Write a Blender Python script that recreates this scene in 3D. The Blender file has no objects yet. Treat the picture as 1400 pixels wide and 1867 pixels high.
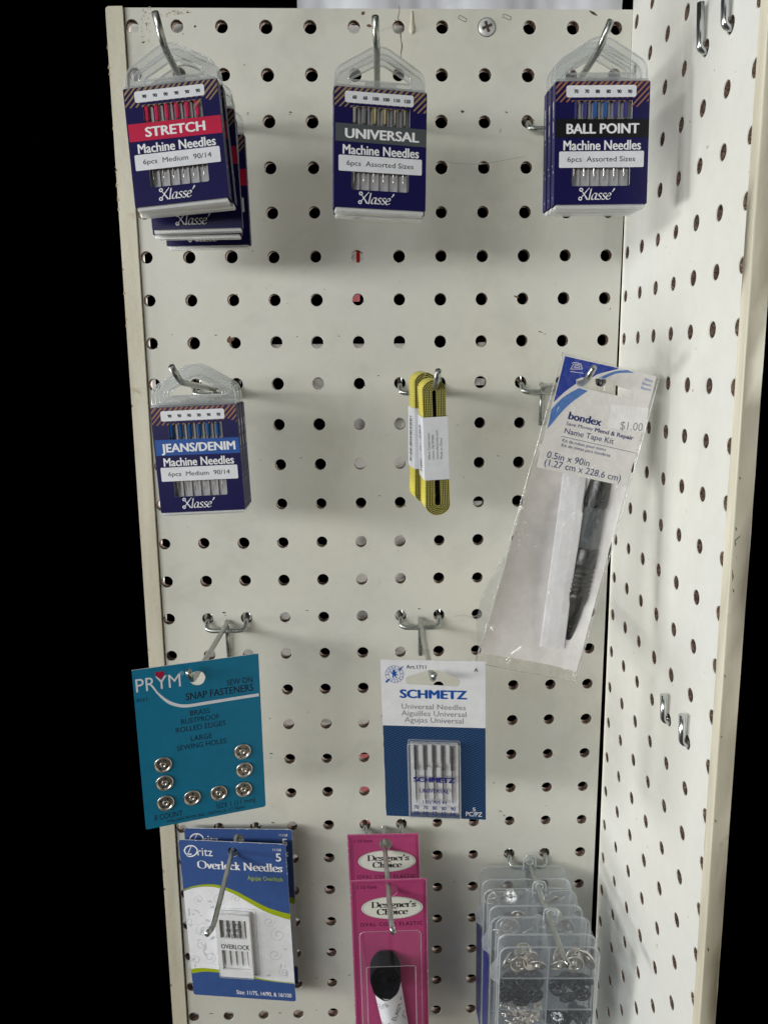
import bpy, math, random
import numpy as np
from mathutils import Matrix, Vector
from mathutils.geometry import tessellate_polygon
random.seed(7)
SC = bpy.context.scene
COL = SC.collection
S = 0.001                                   # everything below is written in millimetres
PI = math.pi

# ------------------------------------------------------------------ camera, world, lights, exposure
CAM_F, CAM_C, CAM_R = 1425.857, (128.657, -496.540, -189.967), (1.380869, 0.0075448, -0.028116)
cd = bpy.data.cameras.new('camera'); cam = bpy.data.objects.new('camera', cd); COL.objects.link(cam)
cam.location = [c * S for c in CAM_C]; cam.rotation_euler = CAM_R
cd.sensor_fit = 'VERTICAL'; cd.sensor_height = 24.0; cd.lens = CAM_F / 1867 * 24.0
cd.clip_start = 0.01; cd.clip_end = 50
SC.camera = cam
world = bpy.data.worlds.new('World'); SC.world = world; world.use_nodes = True
world.node_tree.nodes['Background'].inputs[0].default_value = (0, 0, 0, 1)
world.node_tree.nodes['Background'].inputs[1].default_value = 0
SC.view_settings.view_transform = 'Standard'; SC.view_settings.look = 'None'
SC.view_settings.exposure = 0; SC.view_settings.gamma = 1
SC.view_settings.use_curve_mapping = False
SC.cycles.transparent_max_bounces = 40; SC.cycles.max_bounces = 12
SC.cycles.use_denoising = True
SC.cycles.sample_clamp_indirect = 4


def area(name, loc, target, sx, sy, power, col=(1, 1, 1)):
    l = bpy.data.lights.new(name, 'AREA'); l.shape = 'RECTANGLE'; l.size = sx; l.size_y = sy
    l.energy = power; l.color = col
    o = bpy.data.objects.new(name, l); COL.objects.link(o)
    o.location = loc
    o.rotation_euler = (Vector(target) - Vector(loc)).to_track_quat('-Z', 'Y').to_euler()
    return o


T0 = (0.15, -0.05, -0.32)
for az, pw, wd in ((20, 2.2, .50), (37, 8.4, .56), (57, 10.0, .56), (87, 19, .5)):      # a row of shop windows to the left
    r_ = math.radians(az)
    area('window_light', (T0[0] - 1.7 * math.sin(r_), T0[1] - 1.7 * math.cos(r_), T0[2] + (.36 if az < 80 else -.12)), T0, wd, 0.22, pw, (0.98, 0.99, 0.975))
area('ceiling_fill', (0.0, -1.3, 1.5), T0, 1.8, 0.9, 3.4, (0.94, 1.0, 1.0))  # soft fill added overhead for general room light; no fixture in view
area('warm_low_fill', (1.3, -1.4, -1.3), T0, 1.4, 1.2, 4.5, (1.0, 0.88, 0.66))  # added warm fill from below, standing in for light off an unseen floor
area('rear_card_fill', (1.1, 0.55, -0.3), (0.15, 0.06, -0.3), 0.4, 0.9, 30, (0.95, 0.98, 1.0))  # added lamp behind the board, lights the stock seen through the holes

# ------------------------------------------------------------------ helpers


def cam_mat():
    a, b, c = CAM_R
    return (Matrix.Rotation(c, 3, 'Z') @ Matrix.Rotation(b, 3, 'Y') @ Matrix.Rotation(a, 3, 'X'))


def at(px, py, d):
    """point d millimetres in front of the pegboard that was measured at photo pixel px, py"""
    v = cam_mat() @ Vector(((px - 700) / CAM_F, -(py - 933.5) / CAM_F, -1.0))
    t = (-d - CAM_C[1]) / v.y
    return Vector(CAM_C) + v * t


MATS = {}


def mat(name, col, rough=0.5, metal=0.0, spec=0.5, nodes=None):
    m = bpy.data.materials.new(name); m.use_nodes = True
    b = m.node_tree.nodes['Principled BSDF']
    b.inputs['Base Color'].default_value = (*col, 1); b.inputs['Roughness'].default_value = rough
    b.inputs['Metallic'].default_value = metal; b.inputs['Specular IOR Level'].default_value = spec
    if nodes: nodes(m.node_tree, b)
    MATS[name] = m
    return m


def srgb(r, g, b, k=1.0):
    def f(c):
        c /= 255
        return (c / 12.92 if c < .04045 else ((c + .055) / 1.055) ** 2.4) * k
    return f(r), f(g), f(b)


def noise(nt, scale, detail=3, rough=.6, vec=None, dist=0):
    n = nt.nodes.new('ShaderNodeTexNoise'); n.inputs['Scale'].default_value = scale
    n.inputs['Detail'].default_value = detail; n.inputs['Roughness'].default_value = rough
    n.inputs['Distortion'].default_value = dist
    if vec: nt.links.new(vec, n.inputs['Vector'])
    return n


def ramp(nt, src, stops):
    r = nt.nodes.new('ShaderNodeValToRGB')
    el = r.color_ramp.elements
    while len(el) < len(stops): el.new(.5)
    for e, (p, c) in zip(el, stops): e.position = p; e.color = (*c, 1) if len(c) == 3 else c
    nt.links.new(src, r.inputs[0])
    return r


def objco(nt):
    return nt.nodes.new('ShaderNodeTexCoord').outputs['Object']


def mixc(nt, fac, a, b, mode='MIX'):
    m = nt.nodes.new('ShaderNodeMix'); m.data_type = 'RGBA'; m.blend_type = mode
    for sock, v in ((m.inputs[0], fac), (m.inputs[6], a), (m.inputs[7], b)):
        if hasattr(v, 'is_linked'): nt.links.new(v, sock)
        elif isinstance(v, tuple): sock.default_value = (*v, 1)
        else: sock.default_value = v
    return m.outputs[2]


def bump(nt, b, src, strength, dist):
    n = nt.nodes.new('ShaderNodeBump'); n.inputs['Strength'].default_value = strength
    n.inputs['Distance'].default_value = dist
    nt.links.new(src, n.inputs['Height']); nt.links.new(n.outputs[0], b.inputs['Normal'])


def board_nodes(base, dirty, yellow):
    def f(nt, b):
        co = objco(nt)
        big = noise(nt, 9, 4, .55, co); fine = noise(nt, 120, 4, .7, co)
        r1 = ramp(nt, big.outputs[0], [(.36, (0, 0, 0)), (.70, (1, 1, 1))])
        c = mixc(nt, r1.outputs[0], base, yellow)
        smu = noise(nt, 16, 6, .62, co, .6)
        r2 = ramp(nt, smu.outputs[0], [(.53, (0, 0, 0)), (.80, (.62, .62, .62))])
        c = mixc(nt, r2.outputs[0], c, dirty)
        spk = noise(nt, 210, 2, .5, co)
        r3 = ramp(nt, spk.outputs[0], [(.755, (0, 0, 0)), (.79, (.75, .75, .75))])
        c = mixc(nt, r3.outputs[0], c, (.17, .13, .09))
        r4 = ramp(nt, fine.outputs[0], [(.3, (.95, .95, .95)), (.7, (1, 1, 1))])
        c = mixc(nt, 1.0, c, r4.outputs[0], 'MULTIPLY')
        nt.links.new(c, b.inputs['Base Color'])
        rr = ramp(nt, big.outputs[0], [(.3, (.34, .34, .34)), (.7, (.5, .5, .5))])
        nt.links.new(rr.outputs[0], b.inputs['Roughness'])
        bump(nt, b, noise(nt, 420, 3, .6, co).outputs[0], .12, .0006)
    return f


mat('board_paint', (.7, .68, .6), .4, nodes=board_nodes((.68, .675, .615), (.50, .485, .42), (.70, .68, .58)))
mat('side_paint', (.72, .7, .64), .35, nodes=board_nodes((.735, .735, .70), (.64, .63, .58), (.745, .735, .67)))


def fibre(nt, b):
    co = objco(nt)
    n = noise(nt, 900, 4, .75, co, .8)
    r = ramp(nt, n.outputs[0], [(.33, (.03, .018, .012)), (.50, (.14, .088, .062)), (.63, (.38, .29, .23)), (.73, (.58, .50, .43))])
    nt.links.new(r.outputs[0], b.inputs['Base Color'])
    bump(nt, b, n.outputs[0], .8, .0006)


mat('hardboard', (.1, .06, .04), .9, nodes=fibre)


def strip_nodes(nt, b):
    co = objco(nt)
    mp = nt.nodes.new('ShaderNodeMapping'); mp.inputs['Scale'].default_value = (60, 60, 7)
    nt.links.new(co, mp.inputs['Vector'])
    n = noise(nt, 1.0, 5, .6, mp.outputs[0], .3)
    r = ramp(nt, n.outputs[0], [(.3, (.50, .46, .35)), (.55, (.64, .60, .475)), (.75, (.70, .665, .55))])
    d = noise(nt, 40, 4, .7, co)
    r2 = ramp(nt, d.outputs[0], [(.66, (0, 0, 0)), (.76, (.7, .7, .7))])
    c = mixc(nt, r2.outputs[0], r.outputs[0], (.36, .27, .16))
    nt.links.new(c, b.inputs['Base Color'])
    bump(nt, b, noise(nt, 160, 4, .6, co).outputs[0], .25, .001)


mat('strip_paint', (.62, .58, .45), .5, nodes=strip_nodes)
mat('scuff', (.055, .04, .03), .9); mat('scuff_brown', (.16, .09, .05), .9); mat('scuff_tan', (.44, .36, .22), .9)
mat('pencil', (.42, .40, .36), .8); mat('crack', (.06, .045, .035), .9); mat('black_gap', (.006, .006, .006), .9)


def zinc(nt, b):
    co = objco(nt)
    n = noise(nt, 120, 4, .6, co)
    r = ramp(nt, n.outputs[0], [(.3, (.34, .36, .34)), (.7, (.52, .54, .51))])
    nt.links.new(r.outputs[0], b.inputs['Base Color'])
    rr = ramp(nt, n.outputs[0], [(.3, (.22, .22, .22)), (.7, (.38, .38, .38))])
    nt.links.new(rr.outputs[0], b.inputs['Roughness'])


mat('zinc_wire', (.66, .67, .65), .3, .9, nodes=zinc)
mat('chrome', (.60, .62, .62), .2, .95); mat('screw_metal', (.68, .68, .66), .42, .45); mat('steel', (.62, .60, .57), .22, 1.0); mat('nickel', (.68, .645, .60), .34, 1.0)
mat('needle_steel', (.55, .53, .50), .25, .9); mat('gold_metal', (.80, .70, .46), .3, .8)
mat('black_snap', (.022, .027, .036), .2, .2, .8); mat('dark_nickel', (.20, .185, .17), .3, .85)


def paper(name, col, rough=.42, var=.06, k=140):
    def f(nt, b):
        co = objco(nt)
        n = noise(nt, k, 4, .6, co); r = ramp(nt, n.outputs[0], [(.3, tuple(c * (1 - var) for c in col)), (.7, tuple(min(1, c * (1 + var)) for c in col))])
        nt.links.new(r.outputs[0], b.inputs['Base Color'])
    return mat(name, col, rough, spec=.3, nodes=f)


K = 1.0
paper('navy', (.0105, .0088, .070), .32); paper('navy_edge', (.020, .019, .10), .4)
for nm, c in dict(red_band=(.50, .012, .055), grey_band=(.075, .085, .092), black_band=(.008, .008, .009), blue_band=(.018, .085, .33),
                  gold_stripe=(.28, .19, .105), copper_stripe=(.31, .14, .075), label_white=(.74, .75, .79), print_white=(.80, .80, .82),
                  print_black=(.012, .012, .014), print_grey=(.24, .23, .25), teal=(.005, .172, .305), heart_red=(.38, .006, .05),
                  print_navy=(.008, .01, .035), card_white=(.78, .78, .80), schmetz_blue=(.010, .085, .36), case_blue=(.022, .025, .18),
                  dritz_blue=(.042, .088, .255), lime=(.33, .40, .012), lime_text=(.36, .46, .06), swirl_grey=(.55, .56, .60), pink=(.42, .056, .17),
                  pink_edge=(.60, .20, .36), oval_white=(.74, .73, .66), bondex_dark=(.022, .055, .36), bondex_mid=(.09, .22, .55),
                  bondex_text=(.012, .022, .17), bondex_paper=(.82, .80, .775), insert_paper=(.86, .835, .815), sticker=(.90, .89, .88), sticker_text=(.30, .29, .28),
                  ribbon_white=(.88, .88, .91), wrap_white=(.78, .78, .82),  red_plain=(.62, .04, .04),
                  backing_white=(.80, .80, .80)).items():
    paper(nm, c)
paper('tray_grey', (.42, .415, .43), .35); paper('tray_white', (.86, .86, .87), .35)
mat('dark_plastic', (.012, .013, .015), .3); mat('grey_plastic', (.20, .21, .23), .25)
mat('clear_barrel', (.12, .13, .14), .06, 0.2)
for n_, c_ in dict(needle_pink=(.72, .03, .13), needle_blue=(.03, .13, .42), needle_violet=(.06, .06, .28)).items(): mat(n_, c_, .3, .15)
mat('elastic_black', (.007, .0075, .010), .8, 0, .08)
mat('blue_label', (.006, .012, .17), .35)


def denim(nt, b):
    co = objco(nt)
    mp = nt.nodes.new('ShaderNodeMapping'); mp.inputs['Rotation'].default_value = (0, math.radians(28), 0)
    nt.links.new(co, mp.inputs['Vector'])
    w1 = nt.nodes.new('ShaderNodeTexWave'); w1.inputs['Scale'].default_value = 330; w1.bands_direction = 'X'
    w2 = nt.nodes.new('ShaderNodeTexWave'); w2.inputs['Scale'].default_value = 240; w2.bands_direction = 'Z'
    for w in (w1, w2): nt.links.new(mp.outputs[0], w.inputs['Vector']); w.inputs['Distortion'].default_value = .8
    m = nt.nodes.new('ShaderNodeMath'); m.operation = 'MULTIPLY'
    nt.links.new(w1.outputs['Fac'], m.inputs[0]); nt.links.new(w2.outputs['Fac'], m.inputs[1])
    r = ramp(nt, m.outputs[0], [(.12, (.004, .022, .08)), (.45, (.016, .07, .185)), (.8, (.075, .17, .33))])
    nt.links.new(r.outputs[0], b.inputs['Base Color'])


mat('denim_print', (.01, .06, .2), .45, nodes=denim)


def tape_edge(nt, b):
    co = objco(nt)
    w = nt.nodes.new('ShaderNodeTexWave'); w.bands_direction = 'Z'; w.inputs['Scale'].default_value = 260; w.inputs['Distortion'].default_value = 1
    nt.links.new(co, w.inputs['Vector'])
    r = ramp(nt, w.outputs['Fac'], [(.1, (.34, .30, .055)), (.6, (.44, .40, .09)), (.95, (.52, .48, .16))])
    nt.links.new(r.outputs[0], b.inputs['Base Color'])


paper('tape_yellow', (.72, .62, .075), .4); mat('tape_gap_shade', (.03, .027, .010), .8); mat('tape_edge', (.33, .29, .05), .7, nodes=tape_edge)  # inner turns near black: shade between the layers put into the colour


def clear(name, gloss=.06, haze=.06, rough=.12, tint=(.97, .98, .98), hazec=(.80, .82, .84), edge=.45, bumpy=None, gm=.16):
    m = bpy.data.materials.new(name); m.use_nodes = True; nt = m.node_tree; nt.nodes.clear()
    out = nt.nodes.new('ShaderNodeOutputMaterial')
    tr = nt.nodes.new('ShaderNodeBsdfTransparent'); tr.inputs[0].default_value = (*tint, 1)
    gl = nt.nodes.new('ShaderNodeBsdfGlossy'); gl.inputs['Roughness'].default_value = rough
    df = nt.nodes.new('ShaderNodeBsdfDiffuse'); df.inputs[0].default_value = (*hazec, 1)
    tl = nt.nodes.new('ShaderNodeBsdfTranslucent'); tl.inputs[0].default_value = (*hazec, 1)
    ms = nt.nodes.new('ShaderNodeMixShader'); ms.inputs[0].default_value = .4
    nt.links.new(df.outputs[0], ms.inputs[1]); nt.links.new(tl.outputs[0], ms.inputs[2])
    lw = nt.nodes.new('ShaderNodeLayerWeight'); lw.inputs['Blend'].default_value = .35
    ma = nt.nodes.new('ShaderNodeMath'); ma.operation = 'MULTIPLY_ADD'; ma.inputs[1].default_value = edge; ma.inputs[2].default_value = haze
    nt.links.new(lw.outputs['Facing'], ma.inputs[0]); ma.use_clamp = True
    m1 = nt.nodes.new('ShaderNodeMixShader'); nt.links.new(ma.outputs[0], m1.inputs[0])
    nt.links.new(tr.outputs[0], m1.inputs[1]); nt.links.new(ms.outputs[0], m1.inputs[2])
    mg = nt.nodes.new('ShaderNodeMath'); mg.operation = 'MULTIPLY_ADD'; mg.inputs[1].default_value = gm; mg.inputs[2].default_value = gloss
    nt.links.new(lw.outputs['Facing'], mg.inputs[0]); mg.use_clamp = True
    m2 = nt.nodes.new('ShaderNodeMixShader'); nt.links.new(mg.outputs[0], m2.inputs[0])
    nt.links.new(m1.outputs[0], m2.inputs[1]); nt.links.new(gl.outputs[0], m2.inputs[2])
    nt.links.new(m2.outputs[0], out.inputs[0])
    if bumpy:
        n = noise(nt, bumpy, 3, .6, objco(nt), 1.5)
        bp = nt.nodes.new('ShaderNodeBump'); bp.inputs['Strength'].default_value = .7; bp.inputs['Distance'].default_value = .007
        nt.links.new(n.outputs[0], bp.inputs['Height'])
        nt.links.new(bp.outputs[0], gl.inputs['Normal']); nt.links.new(bp.outputs[0], df.inputs['Normal'])
    MATS[name] = m


clear('clear_plastic', .03, .11, .1, hazec=(.92,.92,.92), edge=.3); clear('clear_rim', .06, .22, .15, hazec=(.92,.92,.92), edge=.4)
clear('bag_film', .048, .006, .12, tint=(.995, .99, .985), hazec=(.84, .83, .82), edge=.06, bumpy=42, gm=.06); clear('bag_seam', .12, .22, .2)
clear('blister', .022, .008, .07, tint=(.99, .99, .99), edge=.05, gm=.06); clear('box_plastic', .022, .026, .16, tint=(.972, .978, .985), hazec=(.82, .84, .87), edge=.13, gm=.07)
clear('box_rim', .07, .28, .25, hazec=(.82, .85, .88), edge=.3); clear('case_clear', .05, .01, .08, tint=(.99, .99, .995), edge=.05, gm=.05)
m_ = bpy.data.materials.new('thin_white'); m_.use_nodes = True; nt_ = m_.node_tree
tl_ = nt_.nodes.new('ShaderNodeBsdfTranslucent'); tl_.inputs[0].default_value = (.72, .71, .68, 1)
mx_ = nt_.nodes.new('ShaderNodeMixShader'); mx_.inputs[0].default_value = .6
nt_.links.new(nt_.nodes['Principled BSDF'].outputs[0], mx_.inputs[1]); nt_.links.new(tl_.outputs[0], mx_.inputs[2])
nt_.links.new(mx_.outputs[0], nt_.nodes['Material Output'].inputs[0]); MATS['thin_white'] = m_
nn_ = noise(nt_, 55, 2, .5, objco(nt_), 1.2); rp_ = ramp(nt_, nn_.outputs[0], [(.30, (.16, .16, .18)), (.42, (.55, .54, .52)), (.55, (.78, .77, .74))])
nt_.links.new(rp_.outputs[0], tl_.inputs[0]); nt_.links.new(rp_.outputs[0], nt_.nodes['Principled BSDF'].inputs['Base Color'])
m_ = m_.copy(); m_.name = 'thin_pink'; MATS['thin_pink'] = m_
for l_ in [l for l in m_.node_tree.links if l.from_node.type == 'VALTORGB']: m_.node_tree.links.remove(l_)
for n_ in m_.node_tree.nodes:
    if n_.type == 'BSDF_TRANSLUCENT': n_.inputs[0].default_value = (.80, .42, .44, 1)
    if n_.type == 'BSDF_PRINCIPLED': n_.inputs[0].default_value = (.6, .3, .3, 1)

mat('wrap_film', (.72, .74, .79), .25, 0, .5)
# --- text outlines
_TX = {}


def glyphs(s, bold, shear, space):
    key = (s, bold, shear, space)
    if key not in _TX:
        c = bpy.data.curves.new('txt', 'FONT'); c.body = s; c.size = 1; c.offset = bold; c.shear = shear
        c.space_character = space; c.resolution_u = 3; c.fill_mode = 'FRONT'
        o = bpy.data.objects.new('txt', c); COL.objects.link(o)
        bpy.context.view_layer.update()
        dg = bpy.context.evaluated_depsgraph_get()
        me = bpy.data.meshes.new_from_object(o.evaluated_get(dg))
        V = [(v.co.x, v.co.y) for v in me.vertices]; F = [tuple(p.vertices) for p in me.polygons]
        bpy.data.objects.remove(o); bpy.data.curves.remove(c); bpy.data.meshes.remove(me)
        _TX[key] = (V, F)
    return _TX[key]


def caph(bold):
    V, _ = glyphs('H', bold, 0, 1)
    return max(v[1] for v in V)


def catmull(pts, n=6, closed=False):
    P = [np.array(p, float) for p in pts]
    if len(P) < 3: return [tuple(p) for p in P]
    out = []
    N = len(P)
    rng = range(N) if closed else range(N - 1)
    for i in rng:
        p0 = P[(i - 1) % N] if closed or i > 0 else P[0] * 2 - P[1]
        p1 = P[i]; p2 = P[(i + 1) % N]
        p3 = P[(i + 2) % N] if closed or i + 2 < N else P[-1] * 2 - P[-2]
        for k in range(n):
            t = k / n
            out.append(tuple(.5 * ((2 * p1) + (-p0 + p2) * t + (2 * p0 - 5 * p1 + 4 * p2 - p3) * t * t + (-p0 + 3 * p1 - 3 * p2 + p3) * t ** 3)))
    if not closed: out.append(tuple(P[-1]))
    return out


def rrect(x0, x1, y0, y1, r, n=5):
    out = []
    for cx, cy, a in ((x1 - r, y1 - r, 0), (x0 + r, y1 - r, 90), (x0 + r, y0 + r, 180), (x1 - r, y0 + r, 270)):
        for k in range(n + 1):
            t = math.radians(a + 90 * k / n); out.append((cx + r * math.cos(t), cy + r * math.sin(t)))
    return out


def rpoly(pts, r, n=5):
    """closed polygon with rounded corners; r a number or one per corner"""
    out = []; N = len(pts)
    for i in range(N):
        p = np.array(pts[i], float); a = np.array(pts[i - 1], float); b = np.array(pts[(i + 1) % N], float)
        rr = r[i] if isinstance(r, (list, tuple)) else r
        da, db = a - p, b - p; la, lb = np.linalg.norm(da), np.linalg.norm(db)
        q = min(rr, la * .48, lb * .48); p0 = p + da / la * q; p1 = p + db / lb * q
        for k in range(n + 1):
            t = k / n; out.append(tuple((1 - t) ** 2 * p0 + 2 * t * (1 - t) * p + t * t * p1))
    return out


def circ(cx, cy, r, n=20, ry=None):
    return [(cx + r * math.cos(2 * PI * k / n), cy + (ry or r) * math.sin(2 * PI * k / n)) for k in range(n)]


def clip(poly, x0, x1, y0, y1):
    for ax, lim, sg in ((0, x0, 1), (0, x1, -1), (1, y0, 1), (1, y1, -1)):
        out = []
        for i in range(len(poly)):
            a, b = poly[i - 1], poly[i]
            ia, ib = (a[ax] - lim) * sg >= 0, (b[ax] - lim) * sg >= 0
            if ia != ib:
                t = (lim - a[ax]) / (b[ax] - a[ax]); out.append((a[0] + (b[0] - a[0]) * t, a[1] + (b[1] - a[1]) * t))
            if ib: out.append(b)
        poly = out
        if not poly: return poly
    return poly


class MB:
    """collects shapes; build() links them as one mesh object. Local axes: x right, y into the board, z up (mm)"""

    def __init__(self): self.v, self.f, self.m, self.s, self.names = [], [], [], [], []

    def mi(self, n):
        if n not in self.names: self.names.append(n)
        return self.names.index(n)

    def add(self, V, F, m, smooth=False):
        b = len(self.v); i = self.mi(m)
        self.v += [tuple(p) for p in V]
        for f in F: self.f.append(tuple(b + k for k in f)); self.m.append(i); self.s.append(smooth)
        return self

    def box(self, x0, x1, y0, y1, z0, z1, m):
        V = [(x, y, z) for x in (x0, x1) for y in (y0, y1) for z in (z0, z1)]
        return self.add(V, [(0, 1, 3, 2), (4, 6, 7, 5), (0, 4, 5, 1), (2, 3, 7, 6), (0, 2, 6, 4), (1, 5, 7, 3)], m)

    def flat(self, out, y, m, holes=()):
        """polygon in the x-z plane at depth y"""
        loops = [out] + list(holes)
        if not holes and len(out) <= 4:
            return self.add([(p[0], y, p[1]) for p in out], [tuple(range(len(out)))], m)
        tri = tessellate_polygon([[Vector((p[0], p[1], 0)) for p in l] for l in loops])
        return self.add([(p[0], y, p[1]) for l in loops for p in l], [tuple(t) for t in tri], m)

    def prism(self, out, y0, y1, m, holes=(), side=None, back=None, smooth=False):
        self.flat(out, y0, m, holes); self.flat(out, y1, back or m, holes)
        for l in [out] + list(holes):
            n = len(l)
            V = [(p[0], y0, p[1]) for p in l] + [(p[0], y1, p[1]) for p in l]
            self.add(V, [(i, (i + 1) % n, n + (i + 1) % n, n + i) for i in range(n)], side or m, smooth)
        return self

    def tube(self, pts, r, m, n=10, rnd=0, cap=True, closed=False):
        P = [Vector(p) for p in pts]
        if rnd and not closed:
            Q = [P[0]]
            for i in range(1, len(P) - 1):
                a, b = P[i - 1] - P[i], P[i + 1] - P[i]; q = min(rnd, a.length * .49, b.length * .49)
                p0, p1 = P[i] + a.normalized() * q, P[i] + b.normalized() * q
                for k in range(7):
                    t = k / 6; Q.append(p0 * (1 - t) ** 2 + P[i] * 2 * t * (1 - t) + p1 * t * t)
            Q.append(P[-1]); P = Q
        N = len(P); V = []
        ref = None
        for i in range(N):
            if closed: d = (P[(i + 1) % N] - P[i - 1]).normalized()
            else: d = (P[min(i + 1, N - 1)] - P[max(i - 1, 0)]).normalized()
            if ref is None:
                ref = d.orthogonal().normalized()
            ref = (ref - d * ref.dot(d)).normalized(); u = d.cross(ref)
            rr = r[i] if isinstance(r, (list, tuple)) else r
            for k in range(n):
                a = 2 * PI * k / n; V.append(P[i] + (ref * math.cos(a) + u * math.sin(a)) * rr)
        F = [(i * n + k, i * n + (k + 1) % n, ((i + 1) % N) * n + (k + 1) % n, ((i + 1) % N) * n + k) for i in range(N if closed else N - 1) for k in range(n)]
        self.add(V, F, m, True)
        if cap and not closed:
            b = len(self.v) - len(V); i = self.mi(m)
            self.f += [tuple(b + k for k in range(n)), tuple(b + (N - 1) * n + k for k in range(n))]; self.m += [i, i]; self.s += [False, False]
        return self

    def lathe(self, prof, m, n=24, c=(0, 0, 0), axis='y', smooth=True):
        """prof: (radius, height along the axis)"""
        V = []
        for r, h in prof:
            for k in range(n):
                a = 2 * PI * k / n; x, z = r * math.cos(a), r * math.sin(a)
                V.append((c[0] + x, c[1] + h, c[2] + z) if axis == 'y' else (c[0] + x, c[1] + z, c[2] + h))
        F = [(i * n + k, i * n + (k + 1) % n, (i + 1) * n + (k + 1) % n, (i + 1) * n + k) for i in range(len(prof) - 1) for k in range(n)]
        return self.add(V, F, m, smooth)

    def text(self, s, x, z, w, h, y, m, bold=0., shear=0., ang=0., space=1.):
        """s with its lower-left at x, z, width w, cap height h (mm); ang turns it in the plane"""
        off = 0.0
        V, F = glyphs(s, off, shear, space)
        xs = [p[0] for p in V]; x0, x1 = min(xs), max(xs)
        d = max(0, bold - .004) * 1.25                       # heavier letters: the same outline laid down three times
        kz = h / caph(off); kx = w / (x1 - x0 + 2 * d) if w else kz
        ca, sa = math.cos(ang), math.sin(ang)
        for j, (dx, dz) in enumerate(((0, 0), (d, 0), (-d, 0), (0, d * .45), (0, -d * .45)) if d else ((0, 0),)):
            Q = []
            for a, b in V:
                a = (a - x0 + d + dx) * kx; b = (b + dz) * kz
                Q.append((x + a * ca - b * sa, y - j * .002, z + a * sa + b * ca))
            self.add(Q, F, m)
        return self

    def nib(self, strokes, x, z, kx, kz, y, m, pen=.16, thin=.05, theta=10, shear=0.):
        """broad-pen strokes (for serif and script lettering)"""
        c, s_ = math.cos(math.radians(theta)), math.sin(math.radians(theta))
        j = 0
        for st in strokes:
            pts = catmull(st, 5) if len(st) > 2 else st
            for a, b in zip(pts[:-1], pts[1:]):
                d = np.array(b) - np.array(a); L = np.hypot(*d)
                if L < 1e-6: continue
                pn = np.array((-d[1], d[0])) / L
                e = np.array((c, s_)) * pen / 2
                if abs(np.dot(e, pn)) < thin / 2: e = pn * thin / 2
                q = [np.array(a) - e, np.array(a) + e, np.array(b) + e, np.array(b) - e]
                j += 1
                self.add([(x + (p[0] + shear * p[1]) * kx, y - (j % 40) * .0015, z + p[1] * kz) for p in q], [(0, 1, 2, 3)], m)
        return self

    def line(self, pts, w, y, m, closed=False):
        """flat ribbon of width w along points in the x-z plane"""
        P = [np.array(p, float) for p in pts]; N = len(P); V = []
        for i in range(N):
            a = P[i - 1] if (closed or i) else P[i]; b = P[(i + 1) % N] if (closed or i < N - 1) else P[i]
            d = b - a; d = d / (np.hypot(*d) or 1); n = np.array((-d[1], d[0]))
            ww = (w[i] if isinstance(w, (list, tuple)) else w) / 2
            V += [(*(P[i] + n * ww),), (*(P[i] - n * ww),)]
        F = [(2 * i, 2 * i + 1, 2 * ((i + 1) % N) + 1, 2 * ((i + 1) % N)) for i in range(N if closed else N - 1)]
        return self.add([(p[0], y, p[1]) for p in V], F, m)

    def build(self, name, parent=None, xf=None):
        me = bpy.data.meshes.new(name)
        V = self.v
        if xf is not None: V = [xf @ Vector(p) for p in V]
        me.from_pydata([(p[0] * S, p[1] * S, p[2] * S) for p in V], [], self.f)
        for n in self.names: me.materials.append(MATS[n])
        me.polygons.foreach_set('material_index', self.m); me.polygons.foreach_set('use_smooth', self.s)
        me.update()
        o = bpy.data.objects.new(name, me); COL.objects.link(o)
        if parent: o.parent = parent
        return o


def place(o, loc, yaw=0, pitch=0, roll=0):
    r = math.radians
    M = Matrix.Rotation(r(yaw), 4, 'Z') @ Matrix.Rotation(r(pitch), 4, 'X') @ Matrix.Rotation(r(roll), 4, 'Y')
    o.matrix_basis = Matrix.Translation(Vector(loc) * S) @ M
    return o


def thing(name, label, cat, loc=(0, 0, 0), yaw=0, pitch=0, roll=0, group=None):
    o = bpy.data.objects.new(name, None); COL.objects.link(o); o.empty_display_size = .01
    tag(o, label, cat, group)
    return place(o, loc, yaw, pitch, roll)


def tag(o, label, cat, group=None, kind=None):
    o['label'] = label; o['category'] = cat
    if group: o['group'] = group
    if kind: o['kind'] = kind
    return o


def dup(root, label, loc, yaw=0, pitch=0, roll=0):
    r = root.copy(); COL.objects.link(r); r['label'] = label; place(r, loc, yaw, pitch, roll)
    for ch in list(root.children):
        c = ch.copy(); COL.objects.link(c); c.parent = r
        for g in ch.children:
            d = g.copy(); COL.objects.link(d); d.parent = c
    return r


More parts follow.
